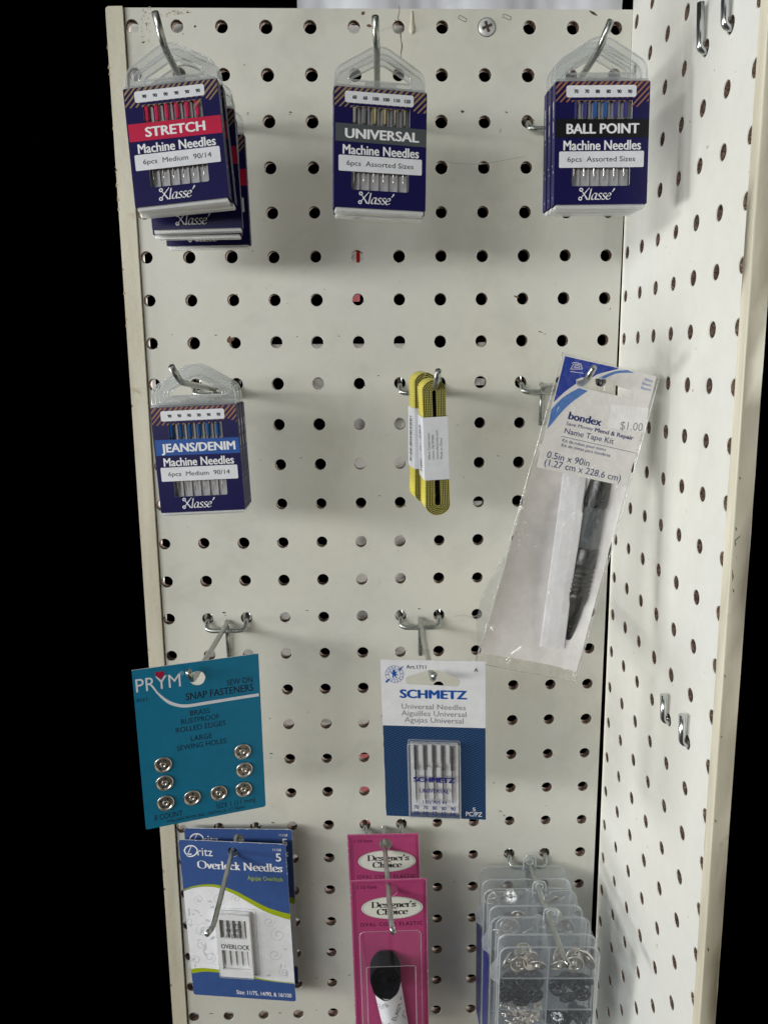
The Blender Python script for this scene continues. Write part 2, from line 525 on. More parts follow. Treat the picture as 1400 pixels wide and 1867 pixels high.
class Face:
    """turns points measured on a flat printed face into that face's own millimetres"""

    def __init__(self, corners, w, h):
        A, B = [], []
        for (px, py), (u, v) in zip(corners, ((-w / 2, h / 2), (w / 2, h / 2), (w / 2, -h / 2), (-w / 2, -h / 2))):
            A += [[px, py, 1, 0, 0, 0, -u * px, -u * py], [0, 0, 0, px, py, 1, -v * px, -v * py]]; B += [u, v]
        self.H = np.append(np.linalg.solve(np.array(A, float), np.array(B, float)), 1).reshape(3, 3)

    def __call__(self, x, y):
        q = self.H @ np.array((x, y, 1.0)); return q[0] / q[2], q[1] / q[2]

    def pts(self, l): return [self(*p) for p in l]

    def text(self, mb, s, a, b, cap, y, m, straight=True, **kw):
        """a, b: ends of the baseline; cap: cap height, in the measured units"""
        u0, v0 = self(*a); u1, v1 = self(*b); c = self(a[0], a[1] - cap); h = math.hypot(c[0] - u0, c[1] - v0)
        ang = math.atan2(v1 - v0, u1 - u0); w = math.hypot(u1 - u0, v1 - v0)
        if straight and abs(ang) < .09: v0 = (v0 + v1) / 2; ang = 0
        return mb.text(s, u0, v0, w, h, y, m, ang=ang, **kw)


# ------------------------------------------------------------------ the pegboard panels
HR = 3.78


def peg_mesh(mb, us, vs, u_lo, u_hi, v_lo, v_hi, P, thick, paint):
    """sheet with one round hole at every (u, v); u_lo/u_hi may be functions of v. P(u, v, depth) -> point"""
    def U(f, v): return f(v) if callable(f) else f
    n = 24
    ub = [None] + [(a + b) / 2 for a, b in zip(us[:-1], us[1:])] + [None]
    vb = [v_hi] + [(a + b) / 2 for a, b in zip(vs[:-1], vs[1:])] + [v_lo]
    for j, v in enumerate(vs):
        for i, u in enumerate(us):
            def E(k, vv): return (U(u_lo, vv) if ub[k] is None and k == 0 else U(u_hi, vv) if ub[k] is None else ub[k])
            v1, v0 = vb[j], vb[j + 1]
            rr = HR * random.uniform(.96, 1.05); uu = u + random.uniform(-.15, .15); vv = v + random.uniform(-.15, .15)
            ring, sq = [], []
            for k in range(n):
                a = 2 * PI * k / n + PI / 4
                ring.append((uu + rr * math.cos(a), vv + rr * math.sin(a)))
                t = (k % (n // 4)) / (n // 4)
                c = [(E(i + 1, v1), v1), (E(i, v1), v1), (E(i, v0), v0), (E(i + 1, v0), v0)]
                p, q = c[k // (n // 4)], c[(k // (n // 4) + 1) % 4]
                sq.append((p[0] + (q[0] - p[0]) * t, p[1] + (q[1] - p[1]) * t))
            V = [P(*p, 0) for p in sq] + [P(*p, 0) for p in ring]
            mb.add(V, [(k, (k + 1) % n, n + (k + 1) % n, n + k) for k in range(n)], paint)
            inner = [(uu + (p[0] - uu) * .95, vv + (p[1] - vv) * .95) for p in ring]
            V = [P(*p, 0) for p in ring] + [P(*p, .45) for p in inner]
            mb.add(V, [(k, (k + 1) % n, n + (k + 1) % n, n + k) for k in range(n)], paint, True)
            jit = [(p[0] + random.uniform(-.12, .12), p[1] + random.uniform(-.12, .12)) for p in inner]
            V = [P(*p, .45) for p in inner] + [P(*p, thick) for p in jit]
            mb.add(V, [(k, (k + 1) % n, n + (k + 1) % n, n + k) for k in range(n)], 'hardboard')
            V = [P(*p, thick) for p in sq] + [P(*p, thick) for p in jit]
            mb.add(V, [(k, (k + 1) % n, n + (k + 1) % n, n + k) for k in range(n)], 'hardboard')
    # rims of the sheet
    for (a, b) in (((U(u_lo, v_hi), v_hi), (U(u_hi, v_hi), v_hi)), ((U(u_lo, v_lo), v_lo), (U(u_hi, v_lo), v_lo)),
                   ((U(u_lo, v_hi), v_hi), (U(u_lo, v_lo), v_lo)), ((U(u_hi, v_hi), v_hi), (U(u_hi, v_lo), v_lo))):
        mb.add([P(*a, 0), P(*b, 0), P(*b, thick), P(*a, thick)], [(0, 1, 2, 3)], 'strip_paint')


ZB = -728.0
back = thing('pegboard_panel', 'cream pegboard panel facing the viewer, hung with sewing notions', 'pegboard', (0, 0, 0), group='pegboard panels')
mb = MB()
us = [c * 25.4 for c in range(12)]; vs = [-r * 25.4 for r in range(28)]
peg_mesh(mb, us, vs, -3.9, lambda v: 288.4 - v * .0026, ZB, 9.6, lambda u, v, d: (u, d, v), 6.0, 'board_paint')


def blot(cx, cz, rx, rz, m, y=-.05, n=9, jag=.35):
    mb.flat([(cx + rx * math.cos(2 * PI * k / n) * random.uniform(1 - jag, 1 + jag), cz + rz * math.sin(2 * PI * k / n) * random.uniform(1 - jag, 1 + jag)) for k in range(n)], y, m)


def mark(px, py, L, w, ang, m='scuff'):
    p = at(px, py, 0); a = math.radians(ang); d = np.array((math.cos(a), math.sin(a))) * L / 2; q = np.array((p.x, p.z))
    mb.line([q - d, q - d * .3 + (0, random.uniform(-.2, .2)), q + d * .4, q + d], [w * .4, w, w * .8, w * .3], -.05, m)


for px, py, L, w, a in ((356, 48, 1.4, 1.2, 40), (334, 62, .8, .6, -50), (446, 118, 1.2, .4, -40), (452, 206, 1.6, .35, 5), (452, 209, 1.4, .3, 5), (530, 205, 2, .7, -5),
                        (529, 208, 1.4, .4, 0), (843, 203, 2.2, .9, -10), (923, 205, 1.7, .7, -20), (461, 458, 1.7, .35, -5), (394, 611, 1.6, .6, -10), (314, 610, .9, .4, 0),
                        (542, 614, 1.4, .4, -10), (618, 613, 1.5, .4, -5), (985, 605, 3, .6, -20), (993, 609, 1.6, .4, 0), (476, 839, 1.2, .3, 0), (549, 835, 1.5, .5, 15),
                        (908, 831, 1.4, .6, -25), (692, 904, 1.7, .5, 0), (409, 1117, 2.3, 1.0, -8), (411, 1122, 1.6, .4, 0), (560, 1113, 2.2, .5, -10), (492, 1310, 1.5, .5, -15),
                        (495, 1374, 2.2, .8, 5), (494, 1382, 1.5, .3, 0), (562, 1298, 1.2, .3, 0), (498, 1500, 2.4, .9, -12), (764, 1110, 1.7, .8, 0), (696, 1305, .9, .7, 30),
                        (900, 1427, .9, .8, 0), (912, 1479, 2.4, .7, -25), (919, 1487, 2.2, .6, -35), (570, 1612, 1.5, .4, 0), (571, 1628, 1.2, .3, 0), (578, 1783, 2, .5, 10),
                        (577, 1842, 1.6, .4, 0), (511, 1847, 2.4, .7, 0), (386, 1848, 3, .7, -4), (637, 1778, 1.2, .9, 20), (828, 1607, .9, .8, 0), (912, 238, 2.4, .3, 70),
                        (1112, 563, 1.6, .4, 70), (690, 685, 1.3, .6, 10), (834, 775, .9, .4, 40)):
    mark(px, py, L, w, a)
for px, py, L, w, a in ((418, 619, 4.2, 2.6, 70), (662, 24, 2.2, 2.0, 30), (673, 47, 1.6, 3.2, 80), (262, 77, 2, .9, 20), (425, 618, 3, 1.5, 45), (941, 541, 3.4, 1.2, -20),
                        (943, 693, 2.8, 1.4, 150), (843, 204, 1.5, 1.2, 0)):
    mark(px, py, L, w, a, 'scuff_brown')
for _ in range(110):
    c, r = random.randint(0, 11), random.randint(0, 27); a = random.uniform(0, 2 * PI); q = random.choice((3.8, 3.85, 3.95))
    blot(c * 25.4 + q * math.cos(a), -r * 25.4 + q * math.sin(a), random.uniform(.15, .55), random.uniform(.15, .5), random.choice(('scuff_brown', 'scuff', 'scuff_tan', 'scuff_tan')), n=7)
for _ in range(130):      # faint rub marks left by hooks and packs
    x, z = random.uniform(0, 284), random.uniform(-650, 0); a = random.choice((0, PI / 2)) + random.gauss(0, .5); L = random.uniform(.6, 4)
    if min(abs(((x + 12.7) % 25.4) - 12.7), 9) ** 2 + min(abs(((z + 12.7) % 25.4) - 12.7), 9) ** 2 < 40: continue
    mb.line([(x, z), (x + L * math.cos(a), z + L * math.sin(a))], [random.uniform(.08, .22), .05], -.035, random.choice(('pencil', 'pencil', 'scuff_tan', 'pencil', 'scuff')))
for _ in range(46):
    p = at(random.uniform(258, 275), random.uniform(12, 78), 0); blot(p.x, p.z, random.uniform(.1, .5), random.uniform(.1, .45), 'scuff_tan')
for k in range(40):
    t = random.random(); p = at(288 + 62 * t, 28 - 7 * t + random.gauss(0, 2.5), 0); blot(p.x, p.z, random.uniform(.2, .9), random.uniform(.08, .3), 'scuff_tan')
# the open staples and the crack by the seventh peg hole
for px, py, a in ((843, 34, -25), (924, 31, -22)):
    p = at(px, py, 0); ca, sa = math.cos(math.radians(a)), math.sin(math.radians(a))
    mb.line([(p.x + x * ca - z * sa, p.z + x * sa + z * ca) for x, z in rrect(-2.4, 2.4, -.9, .9, .5, 3)], .3, -.06, 'crack', True)
p = at(1081, 24, 0); mb.line([(p.x - 2.3, p.z + 1.2), (p.x, p.z), (p.x + 2.3, p.z - 1.3)], [.5, 1.5, .5], -.06, 'crack')
ck = [(728, 10), (728, 22), (725, 33), (727, 37)]
mb.line([(at(*q, 0).x, at(*q, 0).z) for q in ck], .35, -.05, 'scuff_brown')
ck = [(730, 60), (731, 72), (733, 84), (731, 96), (731, 106)]
mb.line([(at(*q, 0).x, at(*q, 0).z) for q in ck], [.7, .35, .6, .45, .15], -.05, 'crack')
for ck, m_, w_ in (([(694, 57), (706, 51), (716, 50)], 'pencil', .2), ([(800, 292), (830, 298), (876, 300), (920, 292), (956, 285)], 'pencil', .25), ([(828, 1124), (845, 1121), (860, 1126), (876, 1119)], 'pencil', .3)):
    mb.line([(at(*q, 0).x, at(*q, 0).z) for q in ck], w_, -.04, m_)
mb.build('perforated_sheet', back)
mb = MB()      # dried paint run by the top edge
mb.lathe([(.05, 0), (.5, -.4), (.75, -2), (.9, -6), (1.5, -9), (1.6, -10.5), (1.0, -12), (.05, -12.6)], 'strip_paint', 12, (at(751, 14, 0).x, -.1, 8.6), 'z')
mb.build('paint_run', back)
mb = MB()      # cream edging
out = rpoly([(-14.1, 9.4), (-4.4, 9.6), (-4.4, -130), (-5.0, ZB), (-15.0, ZB), (-14.4, -130)], [2.2, .3, .1, .3, .3, .1])
mb.prism(out, -2.2, 12, 'strip_paint'); mb.box(-4.5, -3.8, 1.2, 5, ZB, 9.4, 'black_gap')
for _ in range(26):
    z = random.uniform(-720, 0); mb.flat([(-14.8 + random.uniform(-.2, .4), z), (-13.6 + random.uniform(-.4, .6), z + random.uniform(.3, 1)), (-14.6, z + random.uniform(1, 3.5))], -2.25, random.choice(('scuff_tan', 'scuff_brown', 'scuff_tan')))
mb.build('edge_strip', back)
mb = MB()      # cross-head screw
sx, sz = 8 * 25.4 + .4, 0
mb.lathe([(4.9, 0), (4.8, -.5), (4.3, -.85), (2.6, -1.0), (.02, -1.05)], 'screw_metal', 28, (sx, -.1, sz))
cr = []
for k in range(4):
    for a, r in ((-40, 1.1), (-15, 3.1), (15, 3.1), (40, 1.1)): cr.append((sx + r * math.cos(math.radians(a + 90 * k + 20)), sz + r * math.sin(math.radians(a + 90 * k + 20))))
mb.flat(cr, -1.3, 'crack'); mb.line(circ(sx, sz, 5.0, 30), .5, -.08, 'crack', True)
mb.build('screw', back)
# the top-row screw hole is filled by that screw; nothing else stands there

Q = (288.7527598, -0.0099548, -0.0083648, 6.5102548, -177.2283728, 0.0028477)


def SP(u, v, d):
    """side panel: u towards the viewer, v up, d into the panel"""
    x0, psi, tilt, _, _, ro = Q
    uu = u * math.cos(ro) - v * math.sin(ro); vv = u * math.sin(ro) + v * math.cos(ro)
    D = Vector((math.sin(psi), -math.cos(psi), 0)); Uv = Vector((math.sin(tilt), 0, math.cos(tilt))); N = Uv.cross(D); N = N if N.x > 0 else -N
    return Vector((x0, 0, 0)) + D * uu + Uv * vv + N * d


side = thing('pegboard_panel', 'white pegboard panel seen edge-on, carrying only wire prongs', 'pegboard', (0, 0, 0), group='pegboard panels')
mb = MB()
us = [Q[3] + 25.4 * i for i in range(7)]; vs = [Q[4] - 25.4 * j for j in range(-8, 22)]
peg_mesh(mb, us, vs, lambda v: -.5 + v * math.sin(Q[5]), 166, ZB, 38, lambda u, v, d: SP(u, v, d), 6.0, 'side_paint')
for u, v, L in ((72, -226, 3), (60, -195, 5), (105, -470, 7), (120, -300, 4), (48, -520, 3), (96, -250, 3), (30, -150, 3), (70, -640, 4)):
    a = random.uniform(0, 3)
    mb.add([SP(u, v, -.05), SP(u + .25, v + .2, -.05), SP(u + L * math.cos(a), v + L * math.sin(a), -.05)], [(0, 1, 2)], 'pencil')
for _ in range(60):
    u, v = random.uniform(3, 155), random.uniform(-640, 20); r = random.uniform(.12, .35)
    mb.add([SP(u + r * math.cos(k * 1.26), v + r * math.sin(k * 1.26), -.05) for k in range(5)], [(0, 1, 2, 3, 4)], 'scuff_brown' if random.random() < .5 else 'pencil')
mb.build('perforated_sheet', side)
mb = MB()
prof = rpoly([(160.2, -.2), (160.2, 7.9), (167.2, 7.9), (167.2, -.2)], [.1, .3, .15, .9])   # (u, d)
n = len(prof); V = []
NZ = 40
for k in range(NZ + 1):
    v = 38 + (ZB - 38) * k / NZ
    V += [SP(u + random.gauss(0, .05), v, d + random.gauss(0, .05)) for u, d in prof]
mb.add(V, [(r * n + i, r * n + (i + 1) % n, (r + 1) * n + (i + 1) % n, (r + 1) * n + i) for r in range(NZ) for i in range(n)], 'strip_paint', True)
for v, L in ((-262, 2), (-268, 3), (-275, 4), (-281, 6), (-290, 2), (-402, 2), (-470, 3), (-240, 1.5), (-330, 2), (-360, 1.2)):
    d = random.uniform(.2, 2.4)
    mb.add([SP(167.28, v, d), SP(167.28, v - L, d + .5), SP(167.28, v - L * .6, d + .9)], [(0, 1, 2)], random.choice(('scuff', 'scuff_brown')))
mb.add([SP(167.28, -268.2, 1.0), SP(167.28, -268.6, 1.2), SP(167.28, -265.3, 4.6), SP(167.28, -265.0, 4.4)], [(0, 1, 2, 3)], 'crack')
mb.build('edge_strip', side)

# ------------------------------------------------------------------ wire hooks
WR = 1.6


def hook(c, r, bend, tip, label, stem=True):
    """two-prong wire hook; c the column between its two holes, bend and tip in millimetres in space"""
    x, z = c * 25.4, -r * 25.4
    root = thing('peg_hook', label, 'hook', (x, 0, z), group='wire hooks on the pegboard')
    O = Vector((x, 0, z)); h = 12.7
    mb = MB(); mb.tube([(-h, 9, 3.4), (-h, 5, -.6), (-h, -2.2, -1.0), (-h + .2, -6.2, -5.2), (-h + 3.4, -7.2, -6.0), (h - 3.4, -7.2, -6.0), (h - .2, -6.2, -5.2), (h, -2.2, -1.0), (h, 5, -.6), (h, 9, 3.4)], WR, 'zinc_wire', 12, 2.4)
    mb.build('crossbar', root)
    b, t = Vector(bend) - O, Vector(tip) - O
    mb = MB(); mb.tube([(0, -2.0, -1.6), (0, -6, -2.7), b, t], WR, 'zinc_wire', 14, 5)
    d = (t - b).normalized(); mb.tube([t, t + d * .35, t + d * .5], [WR, WR * .82, WR * .3], 'zinc_wire', 14)
    mb.build('arm', root)
    if stem:
        mb = MB(); mb.tube([(0.2, -4.0, -4.2), (0.2, -3.2, -12), (0.4, -2.1, -27)], WR, 'zinc_wire', 12); mb.build('brace_wire', root)
    return root


hook(1.5, 2, at(300, 85, 104), at(283, 22, 112), 'upturned wire hook holding the five stretch needle packs')
hook(5.5, 2, at(687, 86, 104), at(684, 30, 112), 'upturned wire hook holding the grey banded universal needle packs')
hook(9.5, 2, at(1091, 92, 104), at(1113, 38, 112), 'upturned wire hook holding the black banded ball point packs')
hook(1.5, 8, at(330, 697, 92), at(313, 668, 100), 'upturned wire hook holding the jeans needle packs')
hook(6.5, 8, at(794, 706, 95), at(799, 676, 106), 'wire hook through the two coiled yellow tape measures')
hook(9.5, 8, at(1066, 698, 98), at(1082, 670, 108), 'wire hook through the slot of the name tape bag')
hook(1.5, 14, at(351, 1242, 101), at(344, 1224, 110), 'wire hook with its tip poking through the teal snap card')
hook(6.5, 14, at(789, 1240, 101), at(792, 1230, 110), 'wire hook through the slot of the white and denim card')
hook(1.5, 20, at(389, 1690, 85), at(378, 1703, 95), 'long wire hook jutting out over the blue overlock needle cards')
hook(5.5, 20, at(713, 1682, 85), at(717, 1700, 93), 'long wire hook jutting out over the pink elastic cards')
hook(9.5, 21, at(1027, 1744, 98), at(1037, 1760, 105), 'long wire hook through the hang tabs of the clear boxes')


def through_hook(cols, j, rise, label):
    """hook hung on the far face of the side panel: its two prongs come through and turn up"""
    u0, u1 = (Q[3] + 25.4 * c for c in cols); v = Q[4] - 25.4 * j
    root = thing('peg_hook', label, 'hook', SP((u0 + u1) / 2, v, 0), group='wire prongs through the side panel')
    O = SP((u0 + u1) / 2, v, 0)
    for u, rs in ((u0, rise), (u1, rise * 1.04)):
        mb = MB(); mb.tube([SP(u, v - 1.4, 12) - O, SP(u, v - 1.4, 2) - O, SP(u, v - .4, -2.6) - O, SP(u + .2, v + rs, -3.4) - O], 1.75, 'chrome', 16, 4)
        mb.build('prong', root)
    mb = MB(); mb.tube([SP(u0, v - 1.2, 12) - O, SP(u1, v - 1.2, 12) - O], 2.0, 'zinc_wire', 10)
    mb.tube([SP((u0 + u1) / 2, v - 1.2, 13) - O, SP((u0 + u1) / 2, v - 1.6, 22) - O], 2.0, 'zinc_wire', 10); mb.build('arm', root)


through_hook((4, 5), -5, 19, 'pair of bent wire prongs high on the white side panel')
through_hook((4, 5), 8, 14.5, 'pair of bent wire prongs low on the white side panel')

# ------------------------------------------------------------------ needle packs
PW, PH, PT = 44.8, 55.8, 6.2
FK = Face([(205, 465), (740, 460), (718, 1140), (197, 1145)], PW, PH)
SCRIPT = {
    'l': ([[(.0, .08), (.06, 0), (.16, .1)], [(.06, 0), (.06, 1.0)]], .26),
    'a': ([[(.42, .52), (.25, .6), (.06, .38), (.05, .1), (.18, 0), (.34, .14), (.43, .5)], [(.43, .58), (.42, .1), (.5, 0), (.58, .1)]], .58),
    's': ([[(.36, .52), (.22, .6), (.08, .5), (.14, .36), (.3, .25), (.33, .1), (.2, 0), (.02, .08)]], .42),
    'e': ([[(.06, .3), (.36, .36), (.36, .54), (.22, .6), (.05, .38), (.06, .1), (.22, 0), (.44, .14)]], .5),
}


def klasse_logo(mb, y):
    # scissors that make the K, then the slanted script
    u0, v0 = FK(340, 1118); u1, v1 = FK(578, 1118); h = FK(400, 1052)[1] - FK(400, 1118)[1]
    k = h
    mb.line(circ(u0 + .13 * k, v0 + .84 * k, .13 * k, 14, .12 * k), .09 * k, y, 'print_white', True)
    mb.line(circ(u0 + .06 * k, v0 + .1 * k, .13 * k, 14, .12 * k), .09 * k, y, 'print_white', True)
    mb.line([(u0 + .2 * k, v0 + .72 * k), (u0 + .42 * k, v0 + .42 * k), (u0 + .68 * k, v0 + .02 * k)], [.05 * k, .1 * k, .13 * k], y - .01, 'print_white')
    mb.line([(u0 + .16 * k, v0 + .2 * k), (u0 + .45 * k, v0 + .55 * k), (u0 + .85 * k, v0 + 1.0 * k)], [.05 * k, .09 * k, .05 * k], y - .02, 'print_white')
    x = u0 + .76 * k
    for ch in 'lasse':
        st, adv = SCRIPT[ch]
        mb.nib(st, x, v0, .92 * k, .92 * k, y - .03, 'print_white', .12, .055, 25, .22); x += adv * .9 * k
    mb.line([(x + .12 * k, v0 + .62 * k), (x + .34 * k, v0 + .92 * k)], [.05 * k, .13 * k], y, 'print_white')


def make_pack(kind, band, bandcap, sizes, info, stripe, cols, label, loc, yaw, pitch, roll):
    root = thing('needle_pack', label, 'needle pack', loc, yaw, pitch, roll, kind)
    hw, hh = PW / 2, PH / 2
    mb = MB()
    w1 = [FK(305, 570), FK(637, 672)]; w2 = [FK(297, 940), FK(622, 1040)]
    W1 = rrect(w1[0][0], w1[1][0], w1[1][1], w1[0][1], .4, 2); W2 = rrect(w2[0][0], w2[1][0], w2[1][1], w2[0][1], .8, 3)
    out = rrect(-hw, hw, -hh, hh, .35, 2)
    mb.flat(out, 0, 'navy', (W1, W2))
    mb.flat(out, PT, 'navy')
    for s in (-1, 1): mb.box(s * hw - .2, s * hw + .2, .05, PT - .05, -hh + .3, hh - .3, 'navy_edge')
    mb.add([(-hw, 0, hh), (hw, 0, hh), (hw, PT, hh), (-hw, PT, hh)], [(0, 1, 2, 3)], 'navy_edge')
    for l in (W1, W2):
        n = len(l); mb.add([(p[0], 0, p[1]) for p in l] + [(p[0], .5, p[1]) for p in l], [(i, (i + 1) % n, n + (i + 1) % n, n + i) for i in range(n)], 'label_white')
    # brushed diagonal strokes along the top
    x0, x1, zt = -hw + .15, hw - .15, hh - .15
    j = 0
    for k in range(-1, 20):
        xt = x0 + k * 2.75 + random.uniform(-.3, .3); wd = random.uniform(1.25, 1.7)
        edge = xt < x0 + 8 or xt > x1 - 2.5
        L = random.uniform(7, 12.5) if edge else 9.0
        bot = zt - L
        p0 = (xt, zt); p1 = (xt - L * .95, bot)
        poly = [(p0[0] - wd / 2, zt), (p0[0] + wd / 2, zt), (p1[0] + wd * .3, bot), (p1[0], bot - .25), (p1[0] - wd * .3, bot)]
        poly = clip(poly, x0, x1, -hh, zt)
        if len(poly) > 2: j += 1; mb.flat(poly, -.05 - (j % 6) * .004, stripe)
    # stripes stop above the upper window: navy ground again
    g = FK(300, 560)
    mb.flat([FK(288, 556), FK(655, 556), FK(655, 569), FK(288, 569)], -.085, 'navy')
    mb.flat([FK(209, 673), FK(733, 673), FK(731, 775), FK(207, 775)], -.06, band)
    a, b = bandcap[1:]
    FK.text(mb, bandcap[0], (a, 752), (b, 752), 53, -.1, 'print_white', bold=.035)
    FK.text(mb, 'Machine Needles', (248, 843), (687, 843), 52, -.1, 'print_white', bold=.028)
    klasse_logo(mb, -.1)
    for s in (-1, 1):    # small printing along the carton's sides
        for z, l in ((20, 4), (15.5, 3), (11, 5), (4, .5), (-9, .5), (-24, .5), (-12, 1)):
            yy = random.uniform(1.5, 3.5); wl = random.uniform(.5, 1.2)
            X = s * (hw + .24); mb.add([(X, yy, z), (X, yy + wl, z), (X, yy + wl, z - l), (X, yy, z - l)], [(0, 1, 2, 3)], 'print_white')
    mb.build('sleeve', root)
    mb = MB(); r = rrect(FK(272, 0)[0], FK(677, 0)[0], FK(400, 553)[1], FK(400, 487)[1], 1.0, 4)
    mb.prism(r, -.2, -.11, 'label_white')
    n = len(sizes)
    for i, s in enumerate(sizes):
        xc = 320 + i * 61; wd = 25 if len(s) == 2 else 36
        FK.text(mb, s, (xc - wd / 2, 531), (xc + wd / 2, 531), 20, -.24, 'print_black', bold=.05)
    mb.build('size_label', root)
    mb = MB(); r = [FK(225, 853), FK(704, 853), FK(704, 938), FK(225, 938)]; r = rrect(r[0][0], r[1][0], r[2][1], r[0][1], .6, 3)
    mb.prism(r, -.22, -.1, 'label_white')
    FK.text(mb, info, (270, 908), (653, 908), 28, -.26, 'print_black', bold=.006)
    mb.build('info_label', root)
    # inner plastic case that shows below and above the carton
    mb = MB()
    mb.prism(rrect(-hw + .7, hw - .7, -hh - 1.9, -hh + .1, .6, 3), .5, PT - .5, 'clear_rim')
    mb.prism(rrect(-hw + .9, hw - .9, -hh - 1.2, -hh + .2, .5, 3), 1.5, PT - 1.4, 'tray_white')
    mb.build('case_base', root)
    mb = MB()
    mb.prism(rrect(-hw + .5, hw - .5, hh - .2, hh + 1.3, .5, 3), .5, PT - .5, 'clear_rim')
    mb.prism(rrect(-7.8, 7.8, hh + 1.2, hh + 3.1, .5, 3), .9, PT - 1.0, 'clear_plastic')
    mb.build('case_lid', root)
    mb = MB()
    ot = rpoly([(-hw + .4, hh + 1), (-hw + .6, hh + 9.5), (-3.0, hh + 20.8), (3.0, hh + 20.8), (hw - .6, hh + 9.5), (hw - .4, hh + 1)], [.5, 4, 4, 4, 4, .5])
    hl = rpoly([(-15.5, hh + 4.6), (-15.0, hh + 8.0), (-1.5, hh + 15.3), (1.5, hh + 15.3), (15.0, hh + 8.0), (15.5, hh + 4.6)], [1.5, 2.5, 3, 3, 2.5, 1.5])
    yt = PT * .55
    mb.prism(ot, yt - .5, yt + .5, 'clear_plastic', [hl])
    mb.tube([(p[0], yt - .2, p[1]) for p in hl], .5, 'clear_rim', 8, closed=True)
    mb.tube([(p[0], yt - .1, p[1]) for p in ot], .45, 'clear_rim', 8)
    mb.build('hang_tab', root)
    mb = MB(); mb.box(-hw + 1.5, hw - 1.5, 3.2, 4.0, -hh + 4, hh - 7, 'tray_grey')
    for i in range(7):
        xx = FK(305 + i * 57 - 5, 0)[0]
        mb.box(xx - .5, xx + .5, 2.2, 3.25, w2[1][1] - .5, w1[0][1] + .5, 'tray_grey')
    tr = mb.build('needle_tray', root)
    for i in range(6):
        xx = FK(318 + i * 57.5, 600)[0]
        mb = MB(); zt = w1[0][1] - .3
        zb = w1[1][1] - 1
        mb.tube([(xx, 1.4, zt), (xx, 1.4, zb + 2.2)], 1.0, cols[i], 10)
        mb.tube([(xx, 1.4, zb + 2.2), (xx, 1.4, zb)], [.78, .55], 'needle_steel', 10)
        mb.tube([(xx, 1.5, zb), (xx, 1.5, w2[0][1] - 3), (xx, 1.5, w2[0][1] - 6)], [.34, .30, .08], 'needle_steel', 8)
        mb.build('needle', tr)
    return root


def stack(front, items):
    for lb, loc, yaw, pitch, roll in items: dup(front, lb, loc, yaw, pitch, roll)


f = make_pack('stretch needle packs', 'red_band', ('STRETCH', 300, 640), ['90'] * 6, '6pcs  Medium  90/14', 'gold_stripe', ['needle_pink'] * 6,
              'needle pack with red band, outermost and tilted most of its hook', (42.4, -98, -87.8), -3.45, -9.37, -5.51)
stack(f, [('needle pack with red band, pressed right behind the outermost one', (43.6, -90.6, -88.2), -1.5, -8.6, -5.3),
          ('needle pack with red band, middle of the five, only its edge and bottom print showing', (45.6, -78, -95.2), 3, 1.5, -1.9),
          ('needle pack with red band, next behind the middle one, showing its pale bottom edge', (44.6, -71, -97.0), 1, .5, -.6),
          ('needle pack with red band, innermost against the pegboard and lowest', (45.9, -49, -99.2), 1.5, 2, -.9)])
f = make_pack('universal needle packs', 'grey_band', ('UNIVERSAL', 262, 690), ['60', '60', '100', '100', '110', '120'], '6pcs  Assorted Sizes', 'gold_stripe',
              ['tray_grey', 'grey_plastic', 'gold_metal', 'gold_metal', 'needle_steel', 'needle_steel'],
              'needle pack with grey band and brass needles, outer of two', (139.1, -92, -89.2), 7.5, -5.4, 1.8)
stack(f, [('needle pack with grey band, inner of two, showing only its bottom edge', (139.2, -84.6, -89.9), 6.5, -4.6, 1.8)])
f = make_pack('ball point needle packs', 'black_band', ('BALL POINT', 265, 678), ['70', '70', '80', '80', '90', '90'], '6pcs  Assorted Sizes', 'copper_stripe',
              ['needle_violet', 'needle_violet', 'needle_blue', 'needle_blue', 'needle_violet', 'needle_violet'],
              'needle pack with black band, outermost of three on its hook', (244.6, -99, -88.2), -.39, -2.6, -.45)
stack(f, [('needle pack with black band, between the outer and inner ones', (244.2, -92.2, -88.2), -.3, -2.4, -.4),
          ('needle pack with black band, innermost of three on its hook', (243.8, -85.4, -88.3), -.2, -2.2, -.3)])
f = make_pack('jeans needle packs', 'blue_band', ('JEANS/DENIM', 244, 706), ['90'] * 6, '6pcs  Medium  90/14', 'copper_stripe', ['needle_blue'] * 6,
              'needle pack with blue band, outermost of three on its hook', (42.0, -84, -239.8), -2.5, .38, -2.38)
stack(f, [('needle pack with blue band, between the outer and inner ones', (42.3, -77.2, -239.6), -2.2, .3, -2.2),
          ('needle pack with blue band, innermost of three on its hook', (42.6, -70.4, -239.4), -2, .2, -2.0)])

# ------------------------------------------------------------------ tape measures


